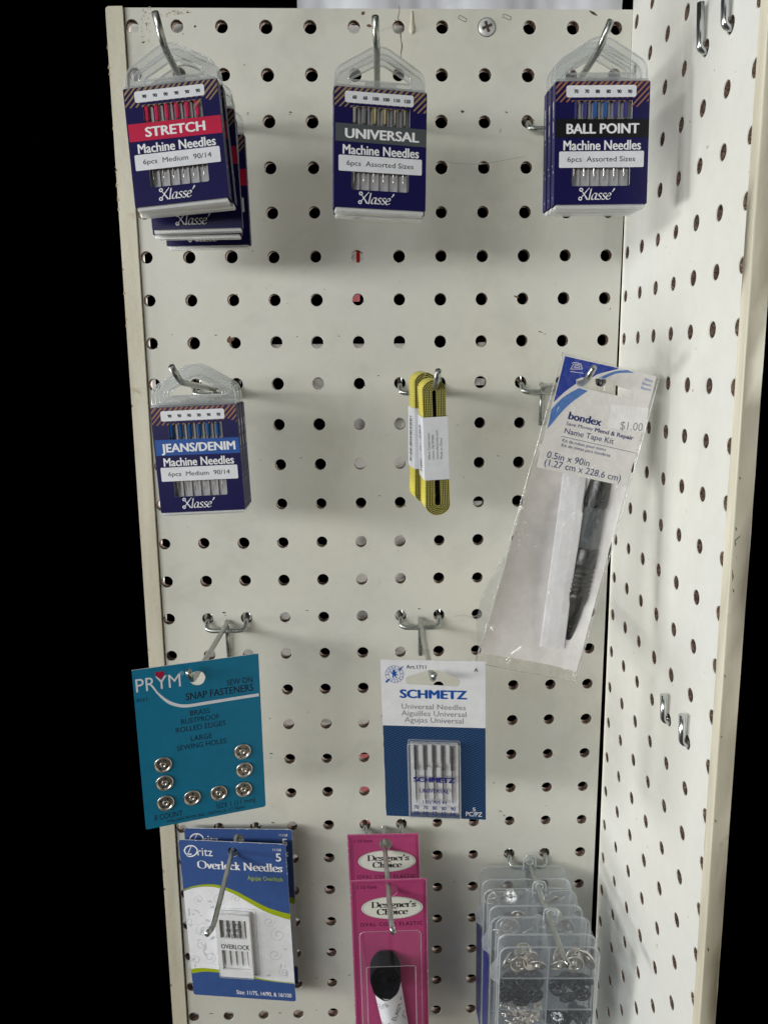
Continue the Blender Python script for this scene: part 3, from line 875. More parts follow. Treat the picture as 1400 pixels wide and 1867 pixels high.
def tape_measure(label, loc, yaw, pitch, roll, seed, front_text):
    rnd = random.Random(seed)
    root = thing('tape_measure', label, 'tape measure', loc, yaw, pitch, roll, 'coiled tape measures')
    W, half = 15.5, 36.5             # width of tape (depth), half height of coil
    path = []
    layers = 6
    for k in range(layers * 40 + 1):
        t = k / 40; a = 2 * PI * (k % 40) / 40
        r = 1.25 + t * .96                      # half thickness grows layer by layer
        ch = half - 1.25 - layers * .96 - .6
        cx, cz = math.cos(a), math.sin(a)
        pinch = 1.0
        z = (ch + r * abs(cz)) * (1 if cz >= 0 else -1) if abs(cz) > .30 else cz / .30 * (ch + r * .30)
        x = r * (cx if abs(cz) > .30 else (1 if cx > 0 else -1) * math.sqrt(1 - cz * cz * .0 - .09 * 1.0))
        x *= 1 - .22 * (1 - min(1, abs(z) / half)) * (1 if t > 0 else 1) * (1 - t / layers * .6)
        path.append((x + rnd.gauss(0, .04), z))
    mb = MB()
    T = .46
    N = len(path); V = []
    for i in range(N):
        a, b = np.array(path[max(i - 1, 0)]), np.array(path[min(i + 1, N - 1)]); d = b - a; d /= (np.hypot(*d) or 1); nn = np.array((d[1], -d[0]))
        p = np.array(path[i]); o_, i_ = p + nn * T / 2, p - nn * T / 2
        w0 = rnd.gauss(0, .10) + .12 * math.sin(i * .9)
        V += [(o_[0], w0, o_[1]), (o_[0], W, o_[1]), (i_[0], w0 + .0, i_[1]), (i_[0], W, i_[1])]
    for i in range(N - 1):
        b = 4 * i
        q = [V[b + k] for k in range(4)] + [V[b + 4 + k] for k in range(4)]
        mb.add(q, [(0, 1, 5, 4)], 'tape_yellow' if i >= N - 46 else 'tape_gap_shade', True); mb.add(q, [(2, 6, 7, 3)], 'tape_gap_shade', True)
        mb.add(q, [(0, 4, 6, 2), (1, 3, 7, 5)], 'tape_edge')
    # printed graduations along both rims of the outermost turn
    acc = 0
    for i in range(N - 42, N - 1):
        a, b = np.array(path[i]), np.array(path[i + 1]); L = np.hypot(*(b - a)); d = (b - a) / L; nn = np.array((d[1], -d[0])); t = (1.1 - acc % 1.1)
        while t < L:
            p = a + d * t + nn * (T / 2 + .03); k = int((acc + t) / 1.1)
            ln = 3.2 if k % 8 == 0 else 2.0 if k % 2 == 0 else 1.1
            for y0, y1 in ((.5, .5 + ln), (W - .5 - ln, W - .5)):
                mb.add([(p[0], y0, p[1]), (p[0], y1, p[1]), (p[0] + d[0] * .3, y1, p[1] + d[1] * .3), (p[0] + d[0] * .3, y0, p[1] + d[1] * .3)], [(0, 1, 2, 3)], 'print_black')
            t += 1.1
        acc += L
    mb.build('tape', root)
    mb = MB()
    hw = 6.5; z0, z1 = -16.5, 16.5
    for s in (-1, 1): mb.box(s * hw - .12, s * hw + .12, -.6, W + .6, z0, z1, 'label_white')
    mb.box(-hw, hw, -.85, -.6, z0, z1, 'label_white'); mb.box(-hw, hw, W + .6, W + .85, z0, z1, 'label_white')
    if front_text:
        for i, (s, l, bo) in enumerate((('Allary Corporation', 14, .0), ('Union, NJ 07083', 12.8, .0), ('www.allarycorp.com', 15.2, .0), ('Made in China', 11, .0))):
            mb.text(s, -3.3 + i * 2.15, -5.5, l, 1.15, -.9, 'print_black', bold=bo, ang=PI / 2)
    z = z1 - 5.0
    while z > z0 + 3:      # bar code down the side
        t = rnd.choice((.3, .3, .5, .8)); X = -hw - .16
        mb.add([(X, 6.5, z), (X, 12.5, z), (X, 12.5, z - t), (X, 6.5, z - t)], [(0, 1, 2, 3)], 'print_black'); z -= t + rnd.choice((.3, .4, .7))
    for k in range(24):
        X = -hw - .16; z = z1 - 6 - k * .9; mb.add([(X, 3.4, z), (X, 4.9, z), (X, 4.9, z - rnd.uniform(.3, .6)), (X, 3.4, z - .3)], [(0, 1, 2, 3)], 'print_grey')
    mb.build('paper_band', root)


tape_measure('yellow coiled tape measure with address printed on its white band, outer of two', (166.7, -92, -234.5), 5, 3, -2.4, 3, True)
tape_measure('yellow coiled tape measure tucked behind the outer one, only its edge showing', (163.2, -72, -231.2), 8, 2, -.6, 5, True)

# ------------------------------------------------------------------ name tape kit in a bag
BX = dict(yaw=2, pitch=-1.0, roll=12.9)
hdrP = [(510, 85), (1020, 205), (850, 810), (345, 690)]
HW, HH = 50.2, 59.3
FB = Face(hdrP, HW, HH)
bagloc = (251, -88.5, -221.9)
bag = thing('name_tape_kit', 'clear bag with a white and blue header card and price sticker, hanging askew', 'craft kit', bagloc, group=None, **BX)
mb = MB()
hw, hh = HW / 2, HH / 2
slot = FB.pts(rpoly([(570, 215), (600, 205), (740, 218), (765, 222), (790, 250), (895, 285), (893, 328), (600, 262), (572, 245)], [14, 10, 10, 12, 12, 16, 16, 10, 10]))
mb.prism(rrect(-hw, hw, -hh, hh, .5, 2), 0, .45, 'bondex_paper', [slot])


def holed(poly, y, m):      # printed area with the slot left open
    mb.flat(poly, y, m)


# dark corner and lighter band, cut round the slot
cur = lambda l: FB.pts(catmull(l, 8))
mb.flat(FB.pts([(512, 90), (800, 156)]) + cur([(806, 162), (700, 186), (664, 204)]) + FB.pts([(600, 206), (571, 216), (570, 238)]) + cur([(568, 240), (510, 280), (445, 337)]), -.06, 'bondex_dark')
mb.flat(cur([(895, 184), (800, 186), (725, 214)]) + cur([(690, 212), (780, 176), (855, 168)]), -.06, 'bondex_mid')
mb.flat(cur([(635, 278), (520, 360), (408, 482)]) + cur([(432, 375), (500, 310), (585, 262)]), -.06, 'bondex_mid')
for s, a, b, c_, m_, bo in (('bondex', (522, 430), (706, 470), 40, 'bondex_text', .035), ('Save Money', (512, 460), (660, 496), 18, 'bondex_text', 0), ('Mend & Repair', (670, 500), (886, 552), 22, 'bondex_text', .025),
                            ('Name Tape Kit', (500, 508), (775, 570), 30, 'bondex_text', .005), ('Kit de ruban pour noms', (488, 554), (732, 608), 17, 'bondex_text', .004), ('Kit de cintas para nombres', (483, 580), (756, 640), 17, 'bondex_text', .004),
                            ('0.5in x 90in', (400, 640), (637, 690), 36, 'bondex_text', -.008), ('(1.27 cm x 228.6 cm)', (386, 680), (812, 778), 36, 'bondex_text', -.008),
                            ('White', (948, 226), (996, 237), 14, 'bondex_mid', .01), ('Blanc', (938, 248), (990, 260), 14, 'bondex_mid', .01), ('Blanco', (930, 271), (986, 284), 14, 'bondex_mid', .01)):
    FB.text(mb, s, a, b, c_, -.1, m_, bold=bo)
mb.line(FB.pts([(482, 522), (690, 572), (902, 624)]), .22, -.09, 'bondex_text')
# little iron emblem in outline
iron = [[(541, 160), (560, 132), (590, 136), (604, 160), (541, 160)], [(538, 172), (606, 182), (610, 184)], [(548, 128), (566, 124), (598, 132), (606, 160)], [(560, 150), (570, 140), (588, 144), (592, 154), (560, 150)]]
for st in iron: mb.line(FB.pts(st), .32, -.1, 'print_white')
hd = mb.build('header_card', bag)
mb = MB(); mb.flat(FB.pts([(765, 352), (975, 378), (955, 512), (742, 480)]), -.12, 'sticker')
FB.text(mb, '$1.00', (812, 490), (938, 504), 44, -.16, 'sticker_text', bold=-.012)
mb.build('price_sticker', hd)
# film: two bulging sheets with creases
BWt, BWb, BLn = 53.0, 57.5, 172.0
NX, NZ = 26, 80
rb = random.Random(2)
cr = [(rb.uniform(-1, 1), rb.uniform(0, 1), rb.uniform(-1.2, 1.2), rb.uniform(.5, 1.4), rb.uniform(5, 14)) for _ in range(16)]


def film(i, k, s):
    a = i / NX; t = k / NZ
    w = BWt + (BWb - BWt) * t
    z = hh + 1.2 - t * BLn
    x = (a - .5) * w - 2.6 * t
    bul = (math.sin(PI * a) ** .6) * (.6 + 5.2 * (math.sin(PI * min(1, max(0, (t - .30) / .70))) ** .6 if t > .3 else 0))
    wr = 0
    for cx, ct, sl, am, fr in cr:
        q = (a - .5) * 2 - cx - sl * (t - ct) * 3
        wr += am * math.exp(-(q * fr) ** 2) * math.exp(-((t - ct) * 4.5) ** 2)
    wr += .35 * math.sin(a * 23 + t * 17) * math.sin(t * 31 + a * 5)
    edge = min(1, a / .08, (1 - a) / .08, (1 - t) / .04)
    y = .25 + s * (bul * (.55 if s < 0 else 2.3)) + wr * edge * (.6 if t > .33 else .12) * (1 if s < 0 else .7)
    if t < .34 and s < 0: y = min(y, -.5)
    if t < .34 and s > 0: y = max(y, 1.0)
    x += .8 * math.sin(t * 9) * abs(a - .5) * edge
    return (x, y, z)


mb = MB()
for s in (-1, 1):
    V = [film(i, k, s) for k in range(NZ + 1) for i in range(NX + 1)]
    mb.add(V, [(k * (NX + 1) + i, k * (NX + 1) + i + 1, (k + 1) * (NX + 1) + i + 1, (k + 1) * (NX + 1) + i) for k in range(NZ) for i in range(NX)], 'bag_film', True)
for xs in ((0, 0), (NX, NX)): mb.tube([film(xs[0], k, -1) for k in range(0, NZ + 1, 2)], .28, 'bag_seam', 6)
mb.tube([film(i, NZ, -1) for i in range(NX + 1)], .3, 'bag_seam', 6)
mbs = MB()
V = []
for k in range(31):
    t = .28 + (.968 - .28) * k / 30
    for i in range(13):
        a = i / 12; w = BWt + (BWb - BWt) * t - 2.2
        V.append(((a - .5) * w - 2.6 * t, 12.2 * math.sin(PI * min(1, max(0, (t - .30) / .70))) ** .6 * math.sin(PI * a) ** .6 * .95 + .5 + .5 * math.sin(a * 7 + t * 19) * math.sin(t * 27 - a * 4) if t > .3 else .5, hh + 1.2 - t * BLn))
mbs.add(V, [(k * 13 + i, k * 13 + i + 1, (k + 1) * 13 + i + 1, (k + 1) * 13 + i) for k in range(30) for i in range(12)], 'insert_paper', True)
mbs.build('insert_sheet', bag)
# torn flap of film standing out at the lower edge
e0 = [film(0, k, -1) for k in range(52, NZ + 1, 2)]
V = []
for q, p in enumerate(e0):
    t = q / (len(e0) - 1); wv = 6.0 * math.sin(PI * min(1, t * 1.15)) + .8
    V += [p, (p[0] - wv * .6, p[1] - 1.4 * math.sin(q * 1.9), p[2] + .6), (p[0] - wv, p[1] + 1.3 * math.sin(q * 2.3 + 1), p[2] + 1.2 * math.cos(q))]
mb.add(V, [(3 * q + j, 3 * q + j + 1, 3 * q + 4 + j, 3 * q + 3 + j) for q in range(len(e0) - 1) for j in range(2)], 'bag_seam', True)
mb.build('bag', bag)


def bag_pt(px, py, y): u, v = FB(px, py); return (u, y, v)


Mb = Matrix.Rotation(math.radians(BX['yaw']), 3, 'Z') @ Matrix.Rotation(math.radians(BX['pitch']), 3, 'X') @ Matrix.Rotation(math.radians(BX['roll']), 3, 'Y')
rbn = thing('name_tape', 'flat white name tape folded inside the clear bag', 'tape', bagloc, **BX)
mb = MB()
p0, p1 = FB(590, 640), FB(425, 1725)
ax = np.array((p1[0] - p0[0], p1[1] - p0[1])); Ln = np.hypot(*ax); ax /= Ln; nx = np.array((-ax[1], ax[0]))
if nx[0] < 0: nx = -nx
for j, (s0, s1, y0, wd) in enumerate(((0, .42, .6, 13.2), (.28, 1, -.3, 13.8))):
    pr = [(-wd / 2, 1.2), (-wd / 2 + .5, .5), (-wd / 4, -.15), (wd / 6, -.35), (wd / 2 - .7, .25), (wd / 2, 1.0), (wd / 2 - .5, 1.5), (-wd / 2 + .5, 1.7)]
    n = len(pr); V = []
    for k in range(13):
        t = s0 + (s1 - s0) * k / 12; c = np.array(p0) + ax * Ln * t
        for a_, y_ in pr: V.append((c[0] + nx[0] * a_, 3.0 + y0 + y_ + .25 * math.sin(t * 11), c[1] + nx[1] * a_))
    mb.add(V, [(r * n + i, r * n + (i + 1) % n, (r + 1) * n + (i + 1) % n, (r + 1) * n + i) for r in range(12) for i in range(n)] + [tuple(range(n)), tuple(12 * n + i for i in range(n))], 'ribbon_white')
mb.build('folded_tape', rbn)
pen = thing('marker', 'black fabric marker with a clear barrel window inside the clear bag', 'marker', bagloc, **BX)
q0, q1 = FB(740, 700), FB(525, 1690)
ax = Vector((q1[0] - q0[0], 0, q1[1] - q0[1])); Lp = ax.length
MX = Matrix.Translation(Vector((q0[0], 6.4, q0[1]))) @ ax.to_track_quat('Z', 'Y').to_matrix().to_4x4()
PK = 1.22
pm = lambda *pf: MB().lathe([(r * PK, h) for r, h in pf[1:]], pf[0], 24, (0, 0, 0), 'z')
f0, f1 = .23 * Lp, .46 * Lp
mb = pm('dark_plastic', (.1, 0), (4.6, .2), (5.0, 2), (5.3, f0 * .8), (4.9, f0)); mb.box(4.4, 7.6, -1.6, 1.6, 2, f0 * .72, 'dark_plastic'); mb.build('cap', pen, MX)
mb = pm('clear_barrel', (4.7, f0), (4.7, f1)); mb.lathe([(3.2, f0), (3.2, f1)], 'dark_plastic', 16, (0, 0, 0), 'z'); mb.box(.4, 5.9, -3, 3, f0 + .2, f1 - .2, 'dark_plastic'); mb.build('barrel_window', pen, MX)
gr = [(4.8, f1), (5.1, f1 + 1), (5.2, f1 + 9)]
for k in range(6): z = f1 + 11 + k * 2.6; gr += [(5.2, z), (4.7, z + .5), (4.7, z + 1.0), (5.2, z + 1.5)]
gr += [(4.9, f1 + 29), (4.3, f1 + 32)]
pm('dark_plastic', *gr).build('grip', pen, MX)
pm('dark_plastic', (4.2, f1 + 32), (4.0, f1 + 33), (3.5, Lp * .86), (2.0, Lp * .985), (1.6, Lp), (.1, Lp + .1)).build('tip', pen, MX)

# ------------------------------------------------------------------ sew-on snaps on a teal card
CW, CH = 65.9, 94.4
FP = Face([(85, 550), (1035, 415), (1090, 1570), (190, 1740)], CW, CH)
card = thing('snap_fastener_card', 'teal card of eight sewn-on metal snaps with a red heart', 'notions card', (39, -98, -393.2), 16.5, 2.65, -.82)
mb = MB()
hc = FP(575, 604); hole = [(hc[0] + 4.1 * math.cos(2 * PI * k / 26) * (1.0 if k % 5 else 1.03), hc[1] + 4.1 * math.sin(2 * PI * k / 26)) for k in range(26)]
mb.prism(rpoly([(-CW / 2, CH / 2), (CW / 2, CH / 2), (CW / 2, -CH / 2), (-CW / 2, -CH / 2)], [.5, .5, 1.6, 1.2]), 0, .55, 'teal', [hole], 'label_white', 'card_white')
for s, a, b, c_, m_, bo in (('PRYM', (120, 716), (452, 662), 98, 'label_white', -.012), ('3031', (118, 788), (200, 776), 26, 'print_navy', .0), ('SEW ON', (797, 656), (990, 632), 42, 'print_navy', -.004),
                            ('SNAP FASTENERS', (490, 770), (997, 694), 52, 'print_navy', .012), ('BRASS', (522, 886), (668, 865), 38, 'print_navy', 0), ('RUSTPROOF', (455, 950), (740, 908), 38, 'print_navy', 0),
                            ('ROLLED EDGES', (415, 1014), (787, 958), 38, 'print_navy', 0), ('LARGE', (528, 1076), (685, 1053), 38, 'print_navy', 0), ('SEWING HOLES', (423, 1148), (792, 1092), 38, 'print_navy', 0),
                            ('8 COUNT', (255, 1672), (465, 1634), 40, 'print_navy', 0), ('SIZE 1 (11 mm)', (717, 1580), (1010, 1536), 36, 'print_navy', 0), ('WILLIAM PRYM, INC. DAYVILLE, CT 06241', (345, 1690), (928, 1582), 22, 'print_navy', 0)):
    FP.text(mb, s, a, b, c_, -.06, m_, bold=bo)
u, v = FP(457, 568); mb.line(circ(u, v, 1.05, 16), .16, -.06, 'label_white', True); mb.text('R', u - .45, v - .5, .9, 1.0, -.06, 'label_white')
sw = FP.pts(catmull([(238, 668), (285, 724), (350, 778), (420, 806), (500, 812), (640, 790), (840, 757), (1037, 726)], 6))
mb.line(sw, [.5 + 1.25 * min(1, i / 14) for i in range(len(sw))], -.05, 'label_white')
hx, hz = FP(295, 582)
hpts = [(.0, -1.0), (.62, -.35), (.98, .25), (.9, .72), (.52, .92), (.12, .72), (0, .45), (-.12, .72), (-.52, .92), (-.9, .72), (-.98, .25), (-.62, -.35)]
mb.flat([(hx + x * 2.5, hz + y * 2.4) for x, y in hpts], -.09, 'heart_red')
mb.build('card', card)


def snap_mesh(R, m='nickel', plate=None):
    mb = MB()
    prof = [(R * .70, -.3), (R * .80, -.9), (R * .90, -1.15), (R * .98, -.9), (R, -.5), (R * .96, -.1), (R * .9, 0)]
    mb.lathe(prof, m, 28)
    n = 40
    outer = circ(0, 0, R * .78, n)
    hs = []
    for k in range(4):
        a = PI / 4 + k * PI / 2; cx, cz = R * .55 * math.cos(a), R * .55 * math.sin(a)
        hs.append(circ(cx, cz, R * .13, 8))
    mb.prism(outer, -.5, -.2, plate or m, hs)
    return mb


def stud_mesh(R, m='nickel', socket=False):
    mb = MB()
    if socket: mb.lathe([(R * .36, -.5), (R * .36, -1.0), (R * .30, -1.2), (R * .2, -1.1), (R * .17, -.4), (.02, -.35)], m, 18)
    else: mb.lathe([(R * .33, -.5), (R * .24, -1.0), (R * .25, -1.9), (R * .2, -2.3), (R * .1, -2.4), (.02, -2.4)], m, 18)
    return mb


sm, st = None, None
for px, py in ((317, 1250), (329, 1385), (336, 1536), (534, 1497), (733, 1462), (912, 1150), (925, 1288), (920, 1435)):
    u, v = FP(px, py)
    if sm is None:
        a = snap_mesh(4.75, plate='dark_nickel').build('snap', card); b = stud_mesh(4.75, socket=True).build('socket', a)
        ba = MB(); 
        sm, st = a, b
    else:
        a = sm.copy(); COL.objects.link(a); a.parent = card; b = st.copy(); COL.objects.link(b); b.parent = a
    place(a, (u, -.15, v), random.uniform(-2, 2), random.uniform(-2, 2), random.uniform(0, 90))

# ------------------------------------------------------------------ universal needles on a white and denim card
CW, CH = 56.9, 96.8
FS = Face([(232, 488), (1060, 505), (1065, 1755), (278, 1720)], CW, CH)
card = thing('needle_card', 'white topped denim print card with five needles in a clear case', 'notions card', (166.2, -94, -397.6), -8.4, 2.77, -1.15)
mb = MB()
slot = FS.pts(rpoly([(430, 640), (445, 622), (610, 572), (690, 572), (850, 640), (866, 664), (858, 696), (840, 703), (450, 682), (432, 668)], [14, 14, 22, 22, 16, 14, 10, 10, 10, 10]))
mb.prism(rrect(-CW / 2, CW / 2, -CH / 2, CH / 2, .4, 2), 0, .5, 'card_white', [slot], 'card_white')
zl, zr = FS(252, 998), FS(1062, 1040); zm = (zl[1] + zr[1]) / 2
jag = [(-CW / 2 + .02 + (random.uniform(0, .22)), -CH / 2 + i * (zm + CH / 2) / 24) for i in range(25)]
mb.flat([(CW / 2 - .02, -CH / 2 + .05), (CW / 2 - .02, zm)] + [(j[0], j[1] if 0 < k < 24 else (zm if k == 0 else -CH / 2 + .05)) for k, j in enumerate(jag[::-1])], -.05, 'denim_print')
for s, a, b, c_, m_, bo in (('Art.1711', (438, 560), (594, 562), 28, 'print_black', .014), ('A', (972, 588), (1004, 588), 32, 'print_black', .014), ('SCHMETZ', (386, 786), (918, 806), 64, 'schmetz_blue', .045),
                            ('Universal Needles', (402, 872), (906, 892), 40, 'print_grey', .003), ('Aiguilles Universal', (400, 926), (910, 946), 40, 'print_grey', .003), ('Agujas Universal', (424, 978), (888, 998), 40, 'print_grey', .003),
                            ('5', (960, 1686), (984, 1686), 28, 'print_white', .02), ('PC/PZ', (908, 1724), (1036, 1730), 34, 'print_white', .02)):
    FS.text(mb, s, a, b, c_, -.09, m_, bold=bo)
# round emblem: ring, lettering round the ring, a rampant lion and a diagonal needle
cx, cz = FS(345, 604); R = 5.0
mb.line(circ(cx, cz, R, 40), .22, -.07, 'schmetz_blue', True); mb.line(circ(cx, cz, R * .64, 32), .2, -.07, 'schmetz_blue', True)
for k, ch in enumerate('SCHMETZ'):
    a = math.radians(185 - k * 25); mb.text(ch, cx + R * .70 * math.cos(a) + .35 * math.cos(a + PI / 2), cz + R * .70 * math.sin(a) + .35 * math.sin(a + PI / 2), .8, 1.15, -.08, 'schmetz_blue', bold=.02, ang=a - PI / 2)
for k, ch in enumerate('NADELN'):
    a = math.radians(245 + k * 24); mb.text(ch, cx + R * .93 * math.cos(a) - .35 * math.cos(a + PI / 2), cz + R * .93 * math.sin(a) - .35 * math.sin(a + PI / 2), .8, 1.1, -.08, 'schmetz_blue', bold=.02, ang=a + PI / 2)
lion = [(-.1, .62), (.12, .55), (.05, .40), (.2, .30), (.34, .38), (.38, .30), (.22, .18), (.18, .02), (.40, .0), (.46, -.12), (.30, -.12), (.14, -.14), (.22, -.36), (.36, -.48), (.2, -.52), (.04, -.34), (-.08, -.18), (-.16, -.36), (-.02, -.54),
        (-.22, -.54), (-.3, -.3), (-.26, -.04), (-.42, .12), (-.52, .34), (-.4, .44), (-.38, .26), (-.24, .16), (-.26, .36), (-.2, .54)]
mb.flat([(cx + x * R * .85, cz + y * R * .92) for x, y in lion], -.08, 'schmetz_blue')
mb.line([(cx - R * .98, cz - R * .98), (cx - R * .55, cz - R * .55)], [1.3, .7], -.09, 'schmetz_blue'); mb.line([(cx + R * .5, cz + R * .5), (cx + R * .98, cz + R * .98)], [1.1, .3], -.09, 'schmetz_blue')
mb.build('card', card)
c0, c1 = FS(450, 1118), FS(872, 1712)
x0, x1, z1, z0 = c0[0] + .3, c1[0] - .3, c0[1], c1[1] + .3
mb = MB()
o_, i_ = rrect(x0, x1, z0, z1, .8, 3), rrect(x0 + .9, x1 - .9, z0 + .9, z1 - .9, .5, 3)
mb.prism(o_, -5.2, -4.6, 'case_clear'); mb.prism(o_, -4.6, -.1, 'case_clear', [i_])
for y in (-5.15, -.3): mb.tube([(p[0], y, p[1]) for p in o_], .32, 'clear_rim', 6, closed=True)
for s, a, b, c_, bo in (('SCHMETZ', (500, 1410), (825, 1424), 38, .04), ('UNIVERSAL', (548, 1496), (780, 1504), 30, .004), ('130/705 H', (575, 1582), (756, 1590), 26, .0),
                        ('70', (506, 1622), (544, 1624), 28, .012), ('70', (578, 1626), (614, 1628), 28, .012), ('80', (648, 1630), (684, 1632), 28, .012), ('80', (720, 1634), (756, 1636), 28, .012), ('90', (790, 1638), (828, 1640), 28, .012),
                        ('10', (510, 1668), (546, 1670), 28, .012), ('10', (580, 1670), (616, 1672), 28, .012), ('12', (650, 1672), (686, 1674), 28, .012), ('12', (722, 1674), (758, 1676), 28, .012), ('14', (792, 1678), (828, 1680), 28, .012)):
    FS.text(mb, s, a, b, c_, -5.3, 'case_blue', bold=bo + .018)
cs = mb.build('needle_case', card)
mb = MB(); mb.box(x0 + 1, x1 - 1, -1.0, -.2, z0 + 1, z1 - 1, 'tray_white')
zc = FS(600, 1300)[1]; zd = FS(600, 1135)[1]; mb.box(x0 + 1.2, x1 - 1.2, -2.4, -1.0, zd, z1 - 1.2, 'tray_white')
mb.box(x0 + 1.2, x1 - 1.2, -1.9, -1.0, zc - .4, zc + .6, 'tray_white')
for k in range(4):
    xx = FS(552 + k * 70, 1200)[0]; mb.box(xx - 1.2, xx + 1.2, -2.2, -1.0, zc + 1, zd, 'tray_white')
    if k in (1, 2): mb.box(xx - 1.3, xx + 1.3, -2.6, -1.0, zc - 9.5, zc - 1.5, 'tray_white')
mb.build('needle_tray', cs)
for k in range(5):
    xx = FS(514 + k * 71.5, 1250)[0]; zt = FS(514, 1145)[1]; zm_ = FS(514, 1330)[1]; zb = FS(514, 1600)[1]
    mb = MB(); mb.tube([(xx, -2.6, zt), (xx, -2.6, zm_)], [1.0, 1.0], 'needle_steel', 12); mb.tube([(xx, -2.6, zm_), (xx, -2.5, zm_ - 1.2), (xx, -2.5, zb + 4), (xx, -2.5, zb)], [1.0, .58, .5, .1], 'needle_steel', 10)
    mb.build('needle', cs)

# ------------------------------------------------------------------ overlock needles on blue cards
CW, CH = 74.0, 122.8
FD = Face([(210, 200), (1125, 225), (1208, 1582), (345, 1508)], CW, CH)
# serif letters drawn with a broad pen, cap height 1
SERIF = {
    'O': ([[(.42, 1), (.12, .85), (.05, .5), (.12, .15), (.42, 0), (.72, .15), (.79, .5), (.72, .85), (.42, 1)]], .88),
    'D': ([[(.16, 0), (.16, 1)], [(.02, .97), (.36, .97)], [(.02, .03), (.36, .03)], [(.34, .97), (.62, .88), (.74, .5), (.62, .12), (.34, .03)]], .84),
    'C': ([[(.66, .72), (.58, .92), (.4, 1), (.12, .84), (.05, .5), (.12, .16), (.4, 0), (.58, .06), (.68, .24)], [(.66, .98), (.66, .7)]], .76),
    'N': ([[(.14, 0), (.14, 1)], [(.14, .98), (.72, .04)], [(.72, 0), (.72, 1)], [(0, .97), (.22, .97)], [(.02, .03), (.26, .03)], [(.6, .97), (.86, .97)]], .92),
    'e': ([[(.07, .36), (.42, .38), (.4, .58), (.26, .66), (.08, .5), (.07, .2), (.24, 0), (.44, .12)]], .5),
    's': ([[(.34, .5), (.22, .65), (.08, .54), (.12, .4), (.3, .28), (.34, .12), (.2, .01), (.05, .1)], [(.35, .64), (.35, .48)], [(.04, .02), (.04, .2)]], .42),
    'i': ([[(.13, 0), (.13, .62)], [(.0, .6), (.14, .62)], [(0, .03), (.27, .03)], [(.11, .86), (.16, .94)]], .3),
    'g': ([[(.22, .65), (.07, .5), (.08, .34), (.22, .24), (.36, .34), (.37, .52), (.22, .65)], [(.36, .58), (.48, .64)], [(.14, .26), (.06, .1), (.36, .0), (.42, -.12), (.24, -.26), (.04, -.14), (.12, .0)]], .5),
    'n': ([[(.13, 0), (.13, .62)], [(.0, .6), (.14, .62)], [(.13, .48), (.27, .64), (.41, .5), (.41, 0)], [(0, .03), (.26, .03)], [(.3, .03), (.54, .03)]], .56),
    'r': ([[(.13, 0), (.13, .62)], [(.0, .6), (.14, .62)], [(.13, .44), (.24, .62), (.36, .56)], [(0, .03), (.28, .03)]], .38),
    "'": ([[(.08, 1.0), (.06, .72)]], .18),
    'h': ([[(.13, 0), (.13, 1)], [(0, .98), (.14, 1)], [(.13, .48), (.27, .64), (.41, .5), (.41, 0)], [(0, .03), (.26, .03)], [(.3, .03), (.54, .03)]], .56),
    'o': ([[(.26, .66), (.08, .5), (.08, .16), (.26, 0), (.44, .16), (.44, .5), (.26, .66)]], .53),
    'c': ([[(.4, .5), (.26, .66), (.08, .5), (.08, .18), (.25, 0), (.43, .12)]], .47),
    'v': ([[(.06, .62), (.24, .02)], [(.24, .02), (.42, .62)], [(-.02, .62), (.16, .62)], [(.34, .62), (.5, .62)]], .49),
    'l': ([[(.13, 0), (.13, 1)], [(0, .98), (.14, 1)], [(0, .03), (.27, .03)]], .29),
    'k': ([[(.13, 0), (.13, 1)], [(0, .98), (.14, 1)], [(.13, .28), (.36, .6)], [(.2, .36), (.42, .02)], [(0, .03), (.25, .03)], [(.32, .03), (.52, .03)], [(.26, .62), (.46, .62)]], .53),
    'd': ([[(.4, .02), (.4, 1)], [(.27, .98), (.4, 1)], [(.4, .52), (.25, .66), (.08, .5), (.08, .16), (.24, 0), (.4, .14)], [(.4, .03), (.52, .03)]], .55),
    ' ': ([], .28),
}


def serif(mb, s, u0, u1, v, h, y, m, pen=.15, thin=.05):
    tot = sum(SERIF[c][1] for c in s); k = (u1 - u0) / tot; x = u0
    for c in s:
        mb.nib(SERIF[c][0], x, v, k, h, y, m, pen, thin, 8); x += SERIF[c][1] * k


card = thing('overlock_needle_card', 'blue and white card of overlock needles, outer of two', 'notions card', (39.1, -19.5, -567.0), -8.46, 1.03, -1.45, 'overlock needle cards')
mb = MB()
hw, hh = CW / 2, CH / 2
hc = FD(668, 300); hole = circ(hc[0], hc[1], 3.7, 22)
mb.prism(rrect(-hw, hw, -hh, hh, 1.6, 4), 0, .5, 'dritz_blue', [hole], 'card_white')
up = FD.pts(catmull([(252, 640), (340, 612), (430, 600), (540, 606), (680, 655), (800, 720), (950, 800), (1080, 845), (1162, 868)], 5))
dn = FD.pts(catmull([(325, 1318), (420, 1308), (520, 1316), (640, 1332), (780, 1362), (960, 1402), (1195, 1430)], 5))
cl = lambda pts: [(min(hw - .05, max(-hw + .05, p[0])), p[1]) for p in pts]
up, dn = cl(up), cl(dn); up[0] = (-hw + .05, up[0][1]); up[-1] = (hw - .05, up[-1][1]); dn[0] = (-hw + .05, dn[0][1]); dn[-1] = (hw - .05, dn[-1][1])
mb.flat(up + dn[::-1], -.05, 'card_white')
nU, nD = len(up), len(dn)
mb.line([(p[0], p[1] + .9) for p in up], [.5 + 4.2 * (i / nU) ** .9 for i in range(nU)], -.09, 'lime')
mb.line([(p[0], p[1] + .5) for p in dn], [3.6 - 3.0 * min(1, i / nD * 1.1) for i in range(nD)], -.09, 'lime')
